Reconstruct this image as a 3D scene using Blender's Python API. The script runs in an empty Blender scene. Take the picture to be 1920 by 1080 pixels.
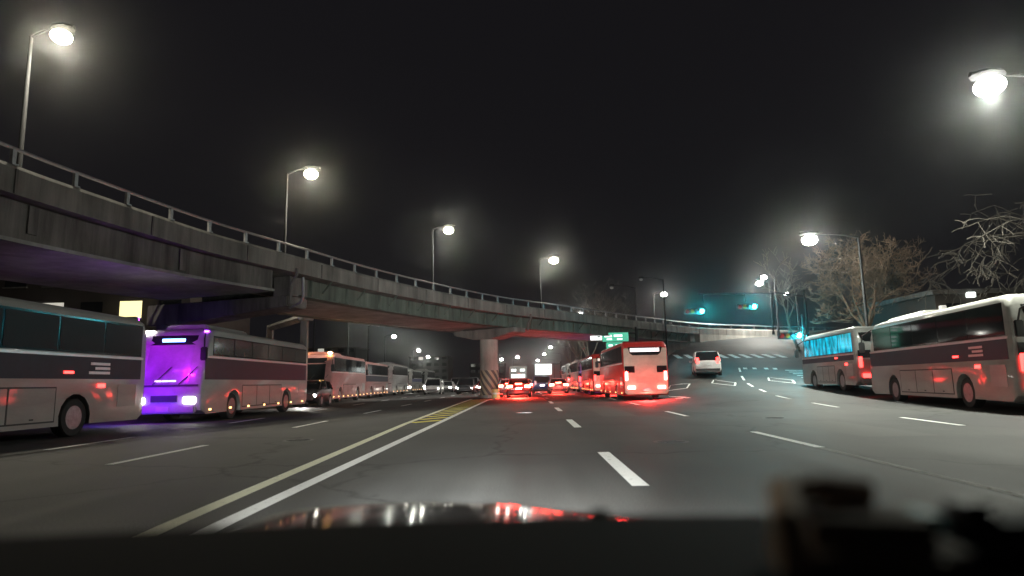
import bpy, bmesh, math, random
from mathutils import Matrix, Vector
rnd = random.Random(7)
R = math.radians
S = bpy.context.scene
C = S.collection

# ------------------------------------------------------------------ camera
cam_d = bpy.data.cameras.new('camera'); cam = bpy.data.objects.new('camera', cam_d); C.objects.link(cam)
cam_d.sensor_width = 36.0; cam_d.lens = 22.5; cam_d.clip_start = 0.05; cam_d.clip_end = 3000
cam.matrix_world = Matrix.Translation((0, 0, 1.15)) @ Matrix.Rotation(R(1.35), 4, 'Z') @ Matrix.Rotation(R(90 + 8.37), 4, 'X') @ Matrix.Rotation(R(-1.15), 4, 'Z')
cam_d.dof.use_dof = True; cam_d.dof.focus_distance = 26.0; cam_d.dof.aperture_fstop = 1.3
S.camera = cam
# ------------------------------------------------------------------ night sky, moonless
W = bpy.data.worlds.new('World'); S.world = W; W.use_nodes = True
wn = W.node_tree.nodes; wl = W.node_tree.links
bg = wn['Background']
sky = wn.new('ShaderNodeTexSky'); sky.sky_type = 'NISHITA'; sky.sun_disc = False
sky.sun_elevation = R(-7.0); sky.sun_rotation = R(200); sky.air_density = 2.0; sky.dust_density = 3.0
glow = wn.new('ShaderNodeMixRGB'); glow.blend_type = 'ADD'; glow.inputs[0].default_value = 1.0
glow.inputs[2].default_value = (0.058, 0.054, 0.064, 1)          # city light in the low cloud
wl.new(sky.outputs[0], glow.inputs[1]); wl.new(glow.outputs[0], bg.inputs[0]); bg.inputs[1].default_value = 0.12
sun_d = bpy.data.lights.new('sun', 'SUN'); sun_d.energy = 0.004; sun_d.angle = R(0.5); sun_d.color = (0.8, 0.88, 1.0)
sun = bpy.data.objects.new('sun', sun_d); C.objects.link(sun); sun.rotation_euler = (R(50), 0, R(200))
S.view_settings.view_transform = 'Standard'; S.view_settings.look = 'None'
S.view_settings.exposure = 0.0; S.view_settings.gamma = 1.0; S.view_settings.use_curve_mapping = False
S.cycles.use_denoising = True; S.cycles.max_bounces = 6; S.cycles.volume_bounces = 0
S.cycles.sample_clamp_indirect = 4.0; S.cycles.use_light_tree = True

# ------------------------------------------------------------------ materials
MATS = {}
def nodes_of(m):
    m.use_nodes = True; return m.node_tree.nodes, m.node_tree.links, m.node_tree.nodes['Principled BSDF']
def mat(name, col, rough=0.6, metal=0.0, var=0.25, scale=3.0, bump=0.0, bscale=40.0, coat=0.0, spec=0.5, stretch=(1, 1, 1), col2=None, rvar=0.0):
    """plain surface with procedural colour variation (noise in object space) and fine relief"""
    if name in MATS: return MATS[name]
    m = bpy.data.materials.new(name); n, l, b = nodes_of(m)
    b.inputs['Roughness'].default_value = rough; b.inputs['Metallic'].default_value = metal
    b.inputs['Specular IOR Level'].default_value = spec; b.inputs['Coat Weight'].default_value = coat; b.inputs['Coat Roughness'].default_value = 0.06
    tc = n.new('ShaderNodeTexCoord'); mp = n.new('ShaderNodeMapping'); mp.inputs['Scale'].default_value = stretch
    l.new(tc.outputs['Object'], mp.inputs[0])
    nz = n.new('ShaderNodeTexNoise'); nz.inputs['Scale'].default_value = scale; nz.inputs['Detail'].default_value = 7; nz.inputs['Roughness'].default_value = 0.65
    l.new(mp.outputs[0], nz.inputs['Vector'])
    cr = n.new('ShaderNodeValToRGB'); cr.color_ramp.elements[0].position = 0.3; cr.color_ramp.elements[1].position = 0.7
    c2 = col2 or tuple(c * (1 - var) for c in col)
    cr.color_ramp.elements[0].color = (*c2, 1); cr.color_ramp.elements[1].color = (*col, 1)
    l.new(nz.outputs[0], cr.inputs[0]); l.new(cr.outputs[0], b.inputs['Base Color'])
    if rvar:
        mr = n.new('ShaderNodeMapRange'); mr.inputs[3].default_value = max(0.03, rough - rvar); mr.inputs[4].default_value = rough + rvar
        l.new(nz.outputs[0], mr.inputs[0]); l.new(mr.outputs[0], b.inputs['Roughness'])
    if bump:
        nb = n.new('ShaderNodeTexNoise'); nb.inputs['Scale'].default_value = bscale; nb.inputs['Detail'].default_value = 5
        l.new(mp.outputs[0], nb.inputs['Vector'])
        bp = n.new('ShaderNodeBump'); bp.inputs['Strength'].default_value = bump; bp.inputs['Distance'].default_value = 0.02
        l.new(nb.outputs[0], bp.inputs['Height']); l.new(bp.outputs[0], b.inputs['Normal'])
    MATS[name] = m; return m
def emit(name, col, strength):
    if name in MATS: return MATS[name]
    m = bpy.data.materials.new(name); n, l, b = nodes_of(m)
    b.inputs['Base Color'].default_value = (*[min(0.8, c) for c in col], 1); b.inputs['Roughness'].default_value = 0.3
    b.inputs['Emission Color'].default_value = (*col, 1); b.inputs['Emission Strength'].default_value = strength
    MATS[name] = m; return m
def asphalt_mat():
    m = bpy.data.materials.new('asphalt'); n, l, b = nodes_of(m)
    tc = n.new('ShaderNodeTexCoord')
    fine = n.new('ShaderNodeTexNoise'); fine.inputs['Scale'].default_value = 55; fine.inputs['Detail'].default_value = 6
    big = n.new('ShaderNodeTexNoise'); big.inputs['Scale'].default_value = 0.22; big.inputs['Detail'].default_value = 5
    mp = n.new('ShaderNodeMapping'); mp.inputs['Scale'].default_value = (2.6, 0.09, 1)     # tyre-polished streaks along the lanes
    stk = n.new('ShaderNodeTexNoise'); stk.inputs['Scale'].default_value = 0.55; stk.inputs['Detail'].default_value = 4
    vor = n.new('ShaderNodeTexVoronoi'); vor.feature = 'DISTANCE_TO_EDGE'; vor.inputs['Scale'].default_value = 0.16
    l.new(tc.outputs['Object'], fine.inputs['Vector']); l.new(tc.outputs['Object'], big.inputs['Vector'])
    l.new(tc.outputs['Object'], mp.inputs[0]); l.new(mp.outputs[0], stk.inputs['Vector'])
    wob = n.new('ShaderNodeTexNoise'); wob.inputs['Scale'].default_value = 1.3; wob.inputs['Detail'].default_value = 6
    add = n.new('ShaderNodeMixRGB'); add.blend_type = 'ADD'; add.inputs[0].default_value = 1.0
    l.new(tc.outputs['Object'], wob.inputs['Vector']); l.new(tc.outputs['Object'], add.inputs[1]); l.new(wob.outputs['Color'], add.inputs[2]); l.new(add.outputs[0], vor.inputs['Vector'])
    r1 = n.new('ShaderNodeValToRGB'); r1.color_ramp.elements[0].position = 0.35; r1.color_ramp.elements[1].position = 0.7
    r1.color_ramp.elements[0].color = (0.048, 0.048, 0.049, 1); r1.color_ramp.elements[1].color = (0.078, 0.077, 0.074, 1)
    l.new(big.outputs[0], r1.inputs[0])
    def mul(a, bsock, f0, f1):
        mr = n.new('ShaderNodeMapRange'); mr.inputs[1].default_value = 0.3; mr.inputs[2].default_value = 0.7; mr.inputs[3].default_value = f0; mr.inputs[4].default_value = f1
        l.new(bsock, mr.inputs[0]); mx = n.new('ShaderNodeMixRGB'); mx.blend_type = 'MULTIPLY'; mx.inputs[0].default_value = 1.0
        l.new(a, mx.inputs[1]); l.new(mr.outputs[0], mx.inputs[2]); return mx.outputs[0]
    c = mul(r1.outputs[0], stk.outputs[0], 0.68, 1.25); c = mul(c, fine.outputs[0], 0.6, 1.4)
    ck = n.new('ShaderNodeMapRange'); ck.inputs[1].default_value = 0.0; ck.inputs[2].default_value = 0.012; ck.inputs[3].default_value = 0.5; ck.inputs[4].default_value = 1.0
    l.new(vor.outputs[0], ck.inputs[0]); mx = n.new('ShaderNodeMixRGB'); mx.blend_type = 'MULTIPLY'; mx.inputs[0].default_value = 1.0
    l.new(c, mx.inputs[1]); l.new(ck.outputs[0], mx.inputs[2]); l.new(mx.outputs[0], b.inputs['Base Color'])
    b.inputs['Specular IOR Level'].default_value = 0.18
    mr = n.new('ShaderNodeMapRange'); mr.inputs[3].default_value = 0.55; mr.inputs[4].default_value = 0.85
    l.new(stk.outputs[0], mr.inputs[0]); l.new(mr.outputs[0], b.inputs['Roughness'])
    bp = n.new('ShaderNodeBump'); bp.inputs['Strength'].default_value = 0.35; bp.inputs['Distance'].default_value = 0.01
    l.new(fine.outputs[0], bp.inputs['Height']); l.new(bp.outputs[0], b.inputs['Normal'])
    return m
def paint_line_mat(name, col):
    """road paint: worn, with asphalt showing through in flecks"""
    m = bpy.data.materials.new(name); n, l, b = nodes_of(m)
    tc = n.new('ShaderNodeTexCoord')
    a = n.new('ShaderNodeTexNoise'); a.inputs['Scale'].default_value = 9; a.inputs['Detail'].default_value = 9; a.inputs['Roughness'].default_value = 0.75
    l.new(tc.outputs['Object'], a.inputs['Vector'])
    r = n.new('ShaderNodeValToRGB'); e = r.color_ramp.elements
    e[0].position = 0.30; e[0].color = (0.10, 0.10, 0.095, 1); e[1].position = 0.42; e[1].color = (*col, 1)
    l.new(a.outputs[0], r.inputs[0]); l.new(r.outputs[0], b.inputs['Base Color']); b.inputs['Roughness'].default_value = 0.65
    f = n.new('ShaderNodeTexNoise'); f.inputs['Scale'].default_value = 70; f.inputs['Detail'].default_value = 5; l.new(tc.outputs['Object'], f.inputs['Vector'])   # glass beads
    bp = n.new('ShaderNodeBump'); bp.inputs['Strength'].default_value = 1.0; bp.inputs['Distance'].default_value = 0.06
    l.new(f.outputs[0], bp.inputs['Height']); l.new(bp.outputs[0], b.inputs['Normal'])
    return m
def concrete_mat(name, col, stain=0.55):
    """weathered concrete with vertical water stains"""
    m = bpy.data.materials.new(name); n, l, b = nodes_of(m)
    tc = n.new('ShaderNodeTexCoord'); mp = n.new('ShaderNodeMapping'); mp.inputs['Scale'].default_value = (1.1, 1.1, 0.12)
    l.new(tc.outputs['Object'], mp.inputs[0])
    s = n.new('ShaderNodeTexNoise'); s.inputs['Scale'].default_value = 1.4; s.inputs['Detail'].default_value = 8; s.inputs['Roughness'].default_value = 0.7
    l.new(mp.outputs[0], s.inputs['Vector'])
    p = n.new('ShaderNodeTexNoise'); p.inputs['Scale'].default_value = 0.5; p.inputs['Detail'].default_value = 6; l.new(tc.outputs['Object'], p.inputs['Vector'])
    r = n.new('ShaderNodeValToRGB'); r.color_ramp.elements[0].position = 0.36; r.color_ramp.elements[1].position = 0.66
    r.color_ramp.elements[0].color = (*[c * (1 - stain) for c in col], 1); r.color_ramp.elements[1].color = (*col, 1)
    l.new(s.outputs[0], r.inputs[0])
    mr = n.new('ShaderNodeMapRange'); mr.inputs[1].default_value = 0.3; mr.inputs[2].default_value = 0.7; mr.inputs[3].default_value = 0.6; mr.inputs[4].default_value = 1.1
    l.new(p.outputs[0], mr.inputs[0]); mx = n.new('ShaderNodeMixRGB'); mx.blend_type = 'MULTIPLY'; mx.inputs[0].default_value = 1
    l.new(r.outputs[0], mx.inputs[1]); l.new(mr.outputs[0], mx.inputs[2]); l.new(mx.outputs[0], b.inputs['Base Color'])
    b.inputs['Roughness'].default_value = 0.85
    f = n.new('ShaderNodeTexNoise'); f.inputs['Scale'].default_value = 14; f.inputs['Detail'].default_value = 6; l.new(tc.outputs['Object'], f.inputs['Vector'])
    bp = n.new('ShaderNodeBump'); bp.inputs['Strength'].default_value = 0.3; bp.inputs['Distance'].default_value = 0.02
    l.new(f.outputs[0], bp.inputs['Height']); l.new(bp.outputs[0], b.inputs['Normal'])
    MATS[name] = m; return m
def stripe_mat():
    """black and yellow diagonal hazard paint round a pier foot"""
    m = bpy.data.materials.new('hazard_paint'); n, l, b = nodes_of(m)
    tc = n.new('ShaderNodeTexCoord'); sp = n.new('ShaderNodeSeparateXYZ'); l.new(tc.outputs['Object'], sp.inputs[0])
    at = n.new('ShaderNodeMath'); at.operation = 'ARCTAN2'; l.new(sp.outputs[1], at.inputs[0]); l.new(sp.outputs[0], at.inputs[1])
    ma = n.new('ShaderNodeMath'); ma.operation = 'MULTIPLY_ADD'; ma.inputs[1].default_value = 1.0; l.new(at.outputs[0], ma.inputs[0]); l.new(sp.outputs[2], ma.inputs[2])
    k = n.new('ShaderNodeMath'); k.operation = 'MULTIPLY'; k.inputs[1].default_value = 9 / 6.28319; l.new(ma.outputs[0], k.inputs[0])
    fr = n.new('ShaderNodeMath'); fr.operation = 'FRACT'; l.new(k.outputs[0], fr.inputs[0])
    gt = n.new('ShaderNodeMath'); gt.operation = 'GREATER_THAN'; gt.inputs[1].default_value = 0.5; l.new(fr.outputs[0], gt.inputs[0])
    mx = n.new('ShaderNodeMixRGB'); mx.inputs[1].default_value = (0.06, 0.058, 0.055, 1); mx.inputs[2].default_value = (0.33, 0.29, 0.2, 1)
    l.new(gt.outputs[0], mx.inputs[0]); l.new(mx.outputs[0], b.inputs['Base Color']); b.inputs['Roughness'].default_value = 0.6
    return m

M_ASPHALT = asphalt_mat()
M_WHITE = paint_line_mat('white_road_paint', (0.92, 0.92, 0.9))
M_YELLOW = paint_line_mat('yellow_road_paint', (0.86, 0.74, 0.12))
M_CREAM = paint_line_mat('cream_road_paint', (0.92, 0.9, 0.68))
M_WORN = paint_line_mat('worn_road_paint', (0.22, 0.22, 0.2))
M_SOIL = mat('soil', (0.06, 0.052, 0.042), 0.95, var=0.5, scale=0.8, bump=0.5, bscale=6)
M_PAVE = mat('paving', (0.2, 0.19, 0.18), 0.85, var=0.35, scale=1.2, bump=0.3, bscale=8)
M_CONC = concrete_mat('concrete', (0.26, 0.245, 0.225))
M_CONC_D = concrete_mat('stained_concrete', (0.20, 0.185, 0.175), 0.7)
M_CONC_L = concrete_mat('pale_concrete', (0.42, 0.40, 0.36), 0.4)
M_GREEN_STEEL = concrete_mat('green_steel', (0.155, 0.18, 0.15), 0.65)
M_PALE_STEEL = concrete_mat('pale_soffit', (0.36, 0.36, 0.34), 0.35)
M_STEEL = mat('galvanised_steel', (0.32, 0.32, 0.33), 0.42, 0.7, var=0.3, scale=6)
M_POLE = mat('lamp_pole_paint', (0.014, 0.0145, 0.016), 0.8, 0.0, spec=0.2, var=0.2, scale=4)
M_BLACK = mat('black_plastic', (0.012, 0.012, 0.013), 0.55, var=0.3, scale=20)
M_RUBBER = mat('tyre_rubber', (0.018, 0.018, 0.018), 0.85, var=0.3, scale=12, bump=0.3)
M_RIM = mat('steel_rim', (0.28, 0.28, 0.29), 0.4, 0.8, var=0.4, scale=9)
M_GLASS = mat('tinted_glass', (0.012, 0.014, 0.016), 0.05, spec=0.22, var=0.4, scale=2, rvar=0.02)
M_GLASS_PALEREFL = mat('pale_reflection_glass', (0.11, 0.105, 0.095), 0.12, spec=0.6, var=0.5, scale=1.5, coat=0.6)  # the light reflection in the panes is put into their colour
M_CURTAIN = mat('half_drawn_curtain_glass', (0.045, 0.04, 0.036), 0.1, spec=0.3, var=0.7, scale=3.0, stretch=(6, 1, 0.4))
M_BAND = mat('gloss_black_band', (0.01, 0.01, 0.012), 0.12, spec=0.25, var=0.2, scale=5)
M_NAVY = mat('navy_stripe_paint', (0.012, 0.015, 0.035), 0.5, coat=0.0, spec=0.25, var=0.3)
M_BLUE = mat('blue_stripe_paint', (0.03, 0.05, 0.2), 0.5, coat=0.0, spec=0.3, var=0.2)
M_TRIM = mat('satin_trim', (0.55, 0.55, 0.55), 0.35, 0.6, var=0.2)
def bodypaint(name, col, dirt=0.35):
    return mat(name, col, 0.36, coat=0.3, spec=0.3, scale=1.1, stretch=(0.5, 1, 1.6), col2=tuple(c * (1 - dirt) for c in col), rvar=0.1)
M_BWHITE = bodypaint('bus_white_paint', (0.33, 0.335, 0.32))
M_BSILVER = bodypaint('bus_silver_paint', (0.40, 0.39, 0.385))
M_BROSEGLOW = bodypaint('bus_rose_glow_paint', (0.46, 0.22, 0.21))  # red light falling on the oncoming coaches, mixed into their body colour
M_BREDGLOW = bodypaint('bus_red_glow_paint', (0.58, 0.035, 0.028))  # red light on the coach sides is put into the body colour
M_BCREAM = bodypaint('bus_cream_paint', (0.60, 0.52, 0.42))
M_BBEIGE = bodypaint('bus_beige_paint', (0.42, 0.41, 0.385))
E_WHITE = emit('lamp_lens_white', (1.0, 0.97, 0.88), 40)
E_WARM = emit('lamp_lens_warm', (1.0, 0.93, 0.66), 40)
E_HEAD = emit('headlight_lit', (1.0, 0.96, 0.86), 40)
E_TAIL = emit('tail_light_lit', (1.0, 0.035, 0.03), 9)
E_BRAKE = emit('brake_light_lit', (1.0, 0.04, 0.035), 60)
E_BRAKEC = emit('car_brake_light_lit', (1.0, 0.05, 0.03), 150)
E_AMBER = emit('amber_marker_lit', (1.0, 0.5, 0.18), 5)
E_AMBERB = emit('amber_beacon_lit', (1.0, 0.55, 0.18), 60)
E_TEAL = emit('green_signal_lit', (0.02, 0.85, 1.0), 220)
E_VIOLET = emit('violet_beacon_lit', (0.42, 0.04, 1.0), 25)
E_BLUE = emit('blue_led_lit', (0.15, 0.35, 1.0), 10)
E_SIGN = emit('backlit_white', (0.9, 1.0, 0.95), 1.6)
E_GSIGN = emit('backlit_green', (0.05, 0.55, 0.35), 0.7)
E_WIN = emit('lit_window', (1.0, 0.86, 0.42), 1.5)
E_WINW = emit('lit_window_pale', (1.0, 0.95, 0.8), 0.55)
E_TEALREFL = emit('teal_signal_glow_glass', (0.0, 0.30, 0.44), 0.7)  # teal traffic signal light put into the minibus panes as emission
_n, _l, _b = nodes_of(E_TEALREFL); _b.inputs['Roughness'].default_value = 0.08; _b.inputs['Base Color'].default_value = (0.01, 0.02, 0.03, 1)
_tc = _n.new('ShaderNodeTexCoord'); _mp = _n.new('ShaderNodeMapping'); _mp.inputs['Scale'].default_value = (1.6, 1, 0.7); _nz = _n.new('ShaderNodeTexNoise'); _nz.inputs['Scale'].default_value = 1.9; _nz.inputs['Detail'].default_value = 4
_r = _n.new('ShaderNodeMapRange'); _r.inputs[1].default_value = 0.35; _r.inputs[2].default_value = 0.68; _r.inputs[3].default_value = 0.2; _r.inputs[4].default_value = 2.4
_oi = _n.new('ShaderNodeObjectInfo'); _ad = _n.new('ShaderNodeVectorMath'); _l.new(_tc.outputs['Object'], _ad.inputs[0]); _l.new(_oi.outputs['Location'], _ad.inputs[1])
_l.new(_ad.outputs[0], _mp.inputs[0]); _l.new(_mp.outputs[0], _nz.inputs['Vector']); _l.new(_nz.outputs[0], _r.inputs[0]); _l.new(_r.outputs[0], _b.inputs['Emission Strength'])
E_PLATE = emit('lit_number_plate', (1.0, 0.98, 0.9), 3.0)
M_REDLENS = mat('red_lens', (0.35, 0.015, 0.015), 0.15, coat=0.5, var=0.2)
M_CLEARLENS = mat('clear_lens', (0.55, 0.55, 0.55), 0.12, coat=0.5, var=0.3)

# ------------------------------------------------------------------ mesh helpers
class MB:
    def __init__(s): s.v = []; s.f = []
    def raw(s, v, f):
        o = len(s.v); s.v += [tuple(p) for p in v]; s.f += [tuple(i + o for i in q) for q in f]; return s
    def box(s, c, d, rz=0.0, taper=1.0):
        hx, hy, hz = d[0] / 2, d[1] / 2, d[2] / 2; v = []
        for z, k in ((-hz, 1), (hz, taper)):
            for x, y in ((-hx, -hy), (hx, -hy), (hx, hy), (-hx, hy)):
                x, y = x * k, y * k
                v.append((c[0] + x * math.cos(rz) - y * math.sin(rz), c[1] + x * math.sin(rz) + y * math.cos(rz), c[2] + z))
        return s.raw(v, [(3, 2, 1, 0), (4, 5, 6, 7), (0, 1, 5, 4), (1, 2, 6, 5), (2, 3, 7, 6), (3, 0, 4, 7)])
    def tube(s, pts, rad, n=8, caps=True):
        pts = [Vector(p) for p in pts]; rad = rad if isinstance(rad, (list, tuple)) else [rad] * len(pts)
        rings = []; ref = None
        for i, p in enumerate(pts):
            d = (pts[min(i + 1, len(pts) - 1)] - pts[max(i - 1, 0)]).normalized()
            if ref is None:
                ref = Vector((0, 0, 1)) if abs(d.z) < 0.9 else Vector((1, 0, 0))
            u = (ref - d * ref.dot(d))
            if u.length < 1e-4: u = d.orthogonal()
            u.normalize(); w = d.cross(u); ref = u
            rings.append([p + (u * math.cos(a) + w * math.sin(a)) * rad[i] for a in [2 * math.pi * k / n for k in range(n)]])
        v = [q for r in rings for q in r]; f = []
        for i in range(len(rings) - 1):
            for k in range(n):
                a, b = i * n + k, i * n + (k + 1) % n; f.append((a, b, b + n, a + n))
        if caps: f += [tuple(range(n - 1, -1, -1)), tuple(range((len(rings) - 1) * n, len(rings) * n))]
        return s.raw(v, f)
    def loft(s, rings, caps=True):
        n = len(rings[0]); v = [q for r in rings for q in r]; f = []
        for i in range(len(rings) - 1):
            for k in range(n):
                a, b = i * n + k, i * n + (k + 1) % n; f.append((a, b, b + n, a + n))
        if caps: f += [tuple(range(n - 1, -1, -1)), tuple(range((len(rings) - 1) * n, len(rings) * n))]
        return s.raw(v, f)
    def sheet(s, grid):
        m, n = len(grid), len(grid[0]); v = [q for r in grid for q in r]
        return s.raw(v, [(i * n + k, i * n + k + 1, (i + 1) * n + k + 1, (i + 1) * n + k) for i in range(m - 1) for k in range(n - 1)])
    def mesh(s, name, bevel=0.0, smooth=False, seg=2):
        me = bpy.data.meshes.new(name); me.from_pydata(s.v, [], s.f); me.update()
        bm = bmesh.new(); bm.from_mesh(me)
        bmesh.ops.recalc_face_normals(bm, faces=bm.faces)
        if bevel: bmesh.ops.bevel(bm, geom=[e for e in bm.edges if e.is_manifold and e.calc_face_angle(0) > 0.6], offset=bevel, segments=seg, affect='EDGES', clamp_overlap=True)
        bm.to_mesh(me); bm.free()
        if smooth:
            for p in me.polygons: p.use_smooth = True
            try: me.set_sharp_from_angle(angle=R(38))
            except Exception: pass
        return me
    def build(s, name, m, parent=None, bevel=0.0, smooth=False, loc=None, seg=2):
        return link(name, s.mesh(name, bevel, smooth, seg), m, parent, loc)
def link(name, me, m, parent=None, loc=None):
    if m and not me.materials: me.materials.append(m)
    o = bpy.data.objects.new(name, me); C.objects.link(o)
    if parent: o.parent = parent
    if loc: o.location = loc
    return o
def box(name, c, d, m, parent=None, bevel=0.0, rz=0.0, taper=1.0):
    return MB().box((0, 0, 0), d, rz, taper).build(name, m, parent, bevel, bevel > 0, c)
CACHE = {}
def cbox(name, c, d, m, parent, bevel=0.0):
    """box part sharing mesh data with its equals"""
    key = (name, tuple(round(x, 3) for x in d), m.name, bevel)
    if key not in CACHE: CACHE[key] = MB().box((0, 0, 0), d).mesh(name, bevel, bevel > 0); CACHE[key].materials.append(m)
    return link(name, CACHE[key], None, parent, c)
def tag(o, label, cat, group=None):
    o['label'] = label; o['category'] = cat
    if group: o['group'] = group
    return o
def thing(name, label, cat, loc=(0, 0, 0), rz=0.0, group=None):
    o = bpy.data.objects.new(name, None); C.objects.link(o); o.location = loc; o.rotation_euler = (0, 0, rz); o.empty_display_size = 0.3
    return tag(o, label, cat, group)
def struct(o, kind='structure'): o['kind'] = kind; return o
def lamp_light(name, loc, energy, col, radius, parent, spot=None, rot=None):
    d = bpy.data.lights.new(name, 'SPOT' if spot else 'POINT'); d.energy = energy; d.color = col; d.shadow_soft_size = radius
    if spot: d.spot_size = spot; d.spot_blend = 0.7
    o = bpy.data.objects.new(name, d); C.objects.link(o); o.parent = parent; o.location = loc
    if rot: o.rotation_euler = rot
    return o
def interp(x, xs, ys):
    if x <= xs[0]: return ys[0]
    for i in range(len(xs) - 1):
        if x <= xs[i + 1]: return ys[i] + (ys[i + 1] - ys[i]) * (x - xs[i]) / (xs[i + 1] - xs[i])
    return ys[-1]
def sstep(a, b, x):
    t = min(1, max(0, (x - a) / (b - a))); return t * t * (3 - 2 * t)

# ------------------------------------------------------------------ terrain
PY = [0, 24, 28, 38, 47, 60, 85, 100, 900]; PZ = [0, 0, .12, .5, 1.3, 2.9, 6.75, 7.0, 7.0]
def xl(y): return interp(y, [0, 36, 50, 65, 78, 90], [10.5, 10, 11.2, 14, 20, 26])
def prof(y): return sum(interp(y + d, PY, PZ) for d in (-5, -2.5, 0, 2.5, 5)) / 5 if y > 20 else 0.0
def hz(x, y): return sstep(xl(y) - 3.4, xl(y) + .2, x) * prof(y)
def axis(fine, lo, hi, step, far):
    a = [lo + step * i for i in range(int((hi - lo) / step) + 1)]
    return [-f for f in reversed(far) if -f < lo] + a + [f for f in far if f > hi]
gx = axis(None, -40, 60, 2.0, [70, 90, 120, 170, 240, 350, 500]); gy = axis(None, -30, 140, 2.0, [150, 180, 230, 300, 400, 500])
g = MB().sheet([[(x, y, hz(x, y) - 0.16) for x in gx] for y in gy])
struct(g.build('ground', M_SOIL, smooth=True))
# main road and climbing side road: one asphalt sheet following the terrain
def road_right(y): return interp(y, [-30, 17, 30, 38, 55, 75, 90, 100], [15.0, 16.6, 18.6, 19.6, 24.5, 33, 42, 48])
def main_right(y): return 8.6
rd = MB(); ys = [-30 + i for i in range(0, 115)] + [85 + 5 * i for i in range(0, 50)]
rows = []
for y in ys:
    right = road_right(y) if y < 86 else 8.6
    row = []
    for i in range(41):
        x = -18.5 + (right + 18.5) * i / 40
        row.append((x, y, hz(x, y)))
    rows.append(row)
rd.sheet(rows); road = struct(rd.build('road', M_ASPHALT, smooth=True))
def side_x(t, y): return t
def strip(name, pts, w, m, lift=0.005, parent=road):
    """painted strip along pts (x, y), following the road surface"""
    dense = []
    for a, b in zip(pts[:-1], pts[1:]):
        n = max(1, int(math.dist(a, b) / 0.8))
        dense += [(a[0] + (b[0] - a[0]) * i / n, a[1] + (b[1] - a[1]) * i / n) for i in range(n)]
    dense.append(pts[-1]); g = []
    for i, p in enumerate(dense):
        q = dense[min(i + 1, len(dense) - 1)]; o = dense[max(i - 1, 0)]
        dx, dy = q[0] - o[0], q[1] - o[1]; L = math.hypot(dx, dy) or 1
        nx, ny = dy / L * w / 2, -dx / L * w / 2
        g.append([(p[0] + s * nx, p[1] + s * ny, hz(p[0] + s * nx, p[1] + s * ny) + lift) for s in (-1, 1)])
    return MB().sheet(g).build(name, m, parent)
# lane lines
def lx1(y): return -6.6 - 0.012 * (y - 12)
def lx2(y): return -9.6 - 0.03 * (y - 12)
for k in range(16):
    y = 1.9 + 8.2 * k; strip('lane_dash', [(lx1(y), y), (lx1(y + 3.1), y + 3.1)], 0.15, M_WHITE)
for k in range(14):
    y = 4.4 + 8.4 * k; strip('lane_dash', [(lx2(y), y), (lx2(y + 3.0), y + 3.0)], 0.15, M_WHITE)
for k in range(22):
    y = -1.8 + 9.05 * k; sh = -0.0001 * max(0, y - 40) ** 2
    strip('lane_dash', [(1.19 + sh, y), (1.17 + sh, y + 3.4)], 0.19, M_WHITE)
for k in range(14):
    y = 1.3 + 9.5 * k
    strip('lane_dash', [(4.66 + 0.016 * (y - 8), y), (4.66 + 0.016 * (y - 4.7), y + 3.3)], 0.16, M_WHITE)
strip('worn_line', [(4.45, 2.5), (4.58, 6), (4.68, 10.8)], 0.12, M_WORN)
r5 = [((8.9, 7.5), (9.2, 10.5)), ((9.59, 14.75), (10.01, 17.85)), ((10.95, 23.4), (11.3, 26.3)), ((11.55, 29.1), (11.85, 31.5)), ((12.42, 34.4), (12.82, 36.4)), ((13.17, 38.5), (13.68, 40.9)), ((14.24, 43.2), (15.03, 46.1)), ((15.9, 49), (16.8, 52))]
for a, b in r5: strip('lane_dash', [a, b], 0.15, M_WHITE)
for k in range(5): strip('lane_dash', [(7.9 + 0.28 * k, 36.5 + 4.6 * k), (8.05 + 0.28 * k, 38.3 + 4.6 * k)], 0.15, M_WHITE)
# double centre line opening into a hatched island
yl = [(-2.9, 1.5), (-3.13, 6.45), (-3.66, 19.05), (-4.03, 36.8), (-4.15, 46.5)]; yr = [(-2.62, 1.5), (-2.65, 6.7), (-2.67, 11.55), (-2.72, 25), (-2.79, 43.5), (-2.2, 47.5)]
strip('centre_line', yl, 0.18, M_CREAM); strip('centre_line', yr, 0.18, M_WHITE)
for k in range(16):
    y = 19.5 + k * 1.65
    a = interp(y, [p[1] for p in yl], [p[0] for p in yl]) + 0.09; b = interp(y + 1.2, [p[1] for p in yr], [p[0] for p in yr]) - 0.09
    strip('hatch_bar', [(a, y), (b, y + 1.2)], 0.42, M_YELLOW, 0.004)
# diamonds, stop line and crosswalk on the side road
for cx, cy in ((9.55, 41.8), (12.4, 41.6), (16.4, 42.6)):
    strip('diamond_marking', [(cx, cy - 2.2), (cx + .75, cy), (cx, cy + 2.2), (cx - .75, cy), (cx, cy - 2.2)], 0.12, M_WHITE, 0.006)
for k in range(10):
    x = 14.2 + k * 1.03; y0 = 62.2 - 0.13 * k
    strip('crosswalk_bar', [(x, y0 - 1.6), (x + 0.22, y0 + 1.6)], 0.5, M_WHITE, 0.012)
for x0, y0 in ((13.1, 49.2), (14.1, 49.4), (16.9, 50.8), (17.6, 50.7), (18.4, 50.4), (19.0, 50.2)):
    strip('road_letter_block', [(x0, y0), (x0 + 0.35, y0 + 1.2)], 0.3, M_WHITE, 0.012)
strip('arrow_marking', [(7.6, 40.0), (8.35, 33.9), (7.3, 35.6)], 0.16, M_WHITE, 0.006)
for k in range(6): strip('side_hatch_bar', [(18.2 + 0.25 * k, 43 + 1.3 * k), (19.2 + 0.32 * k, 42.6 + 1.3 * k)], 0.3, M_WHITE, 0.01)

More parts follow.
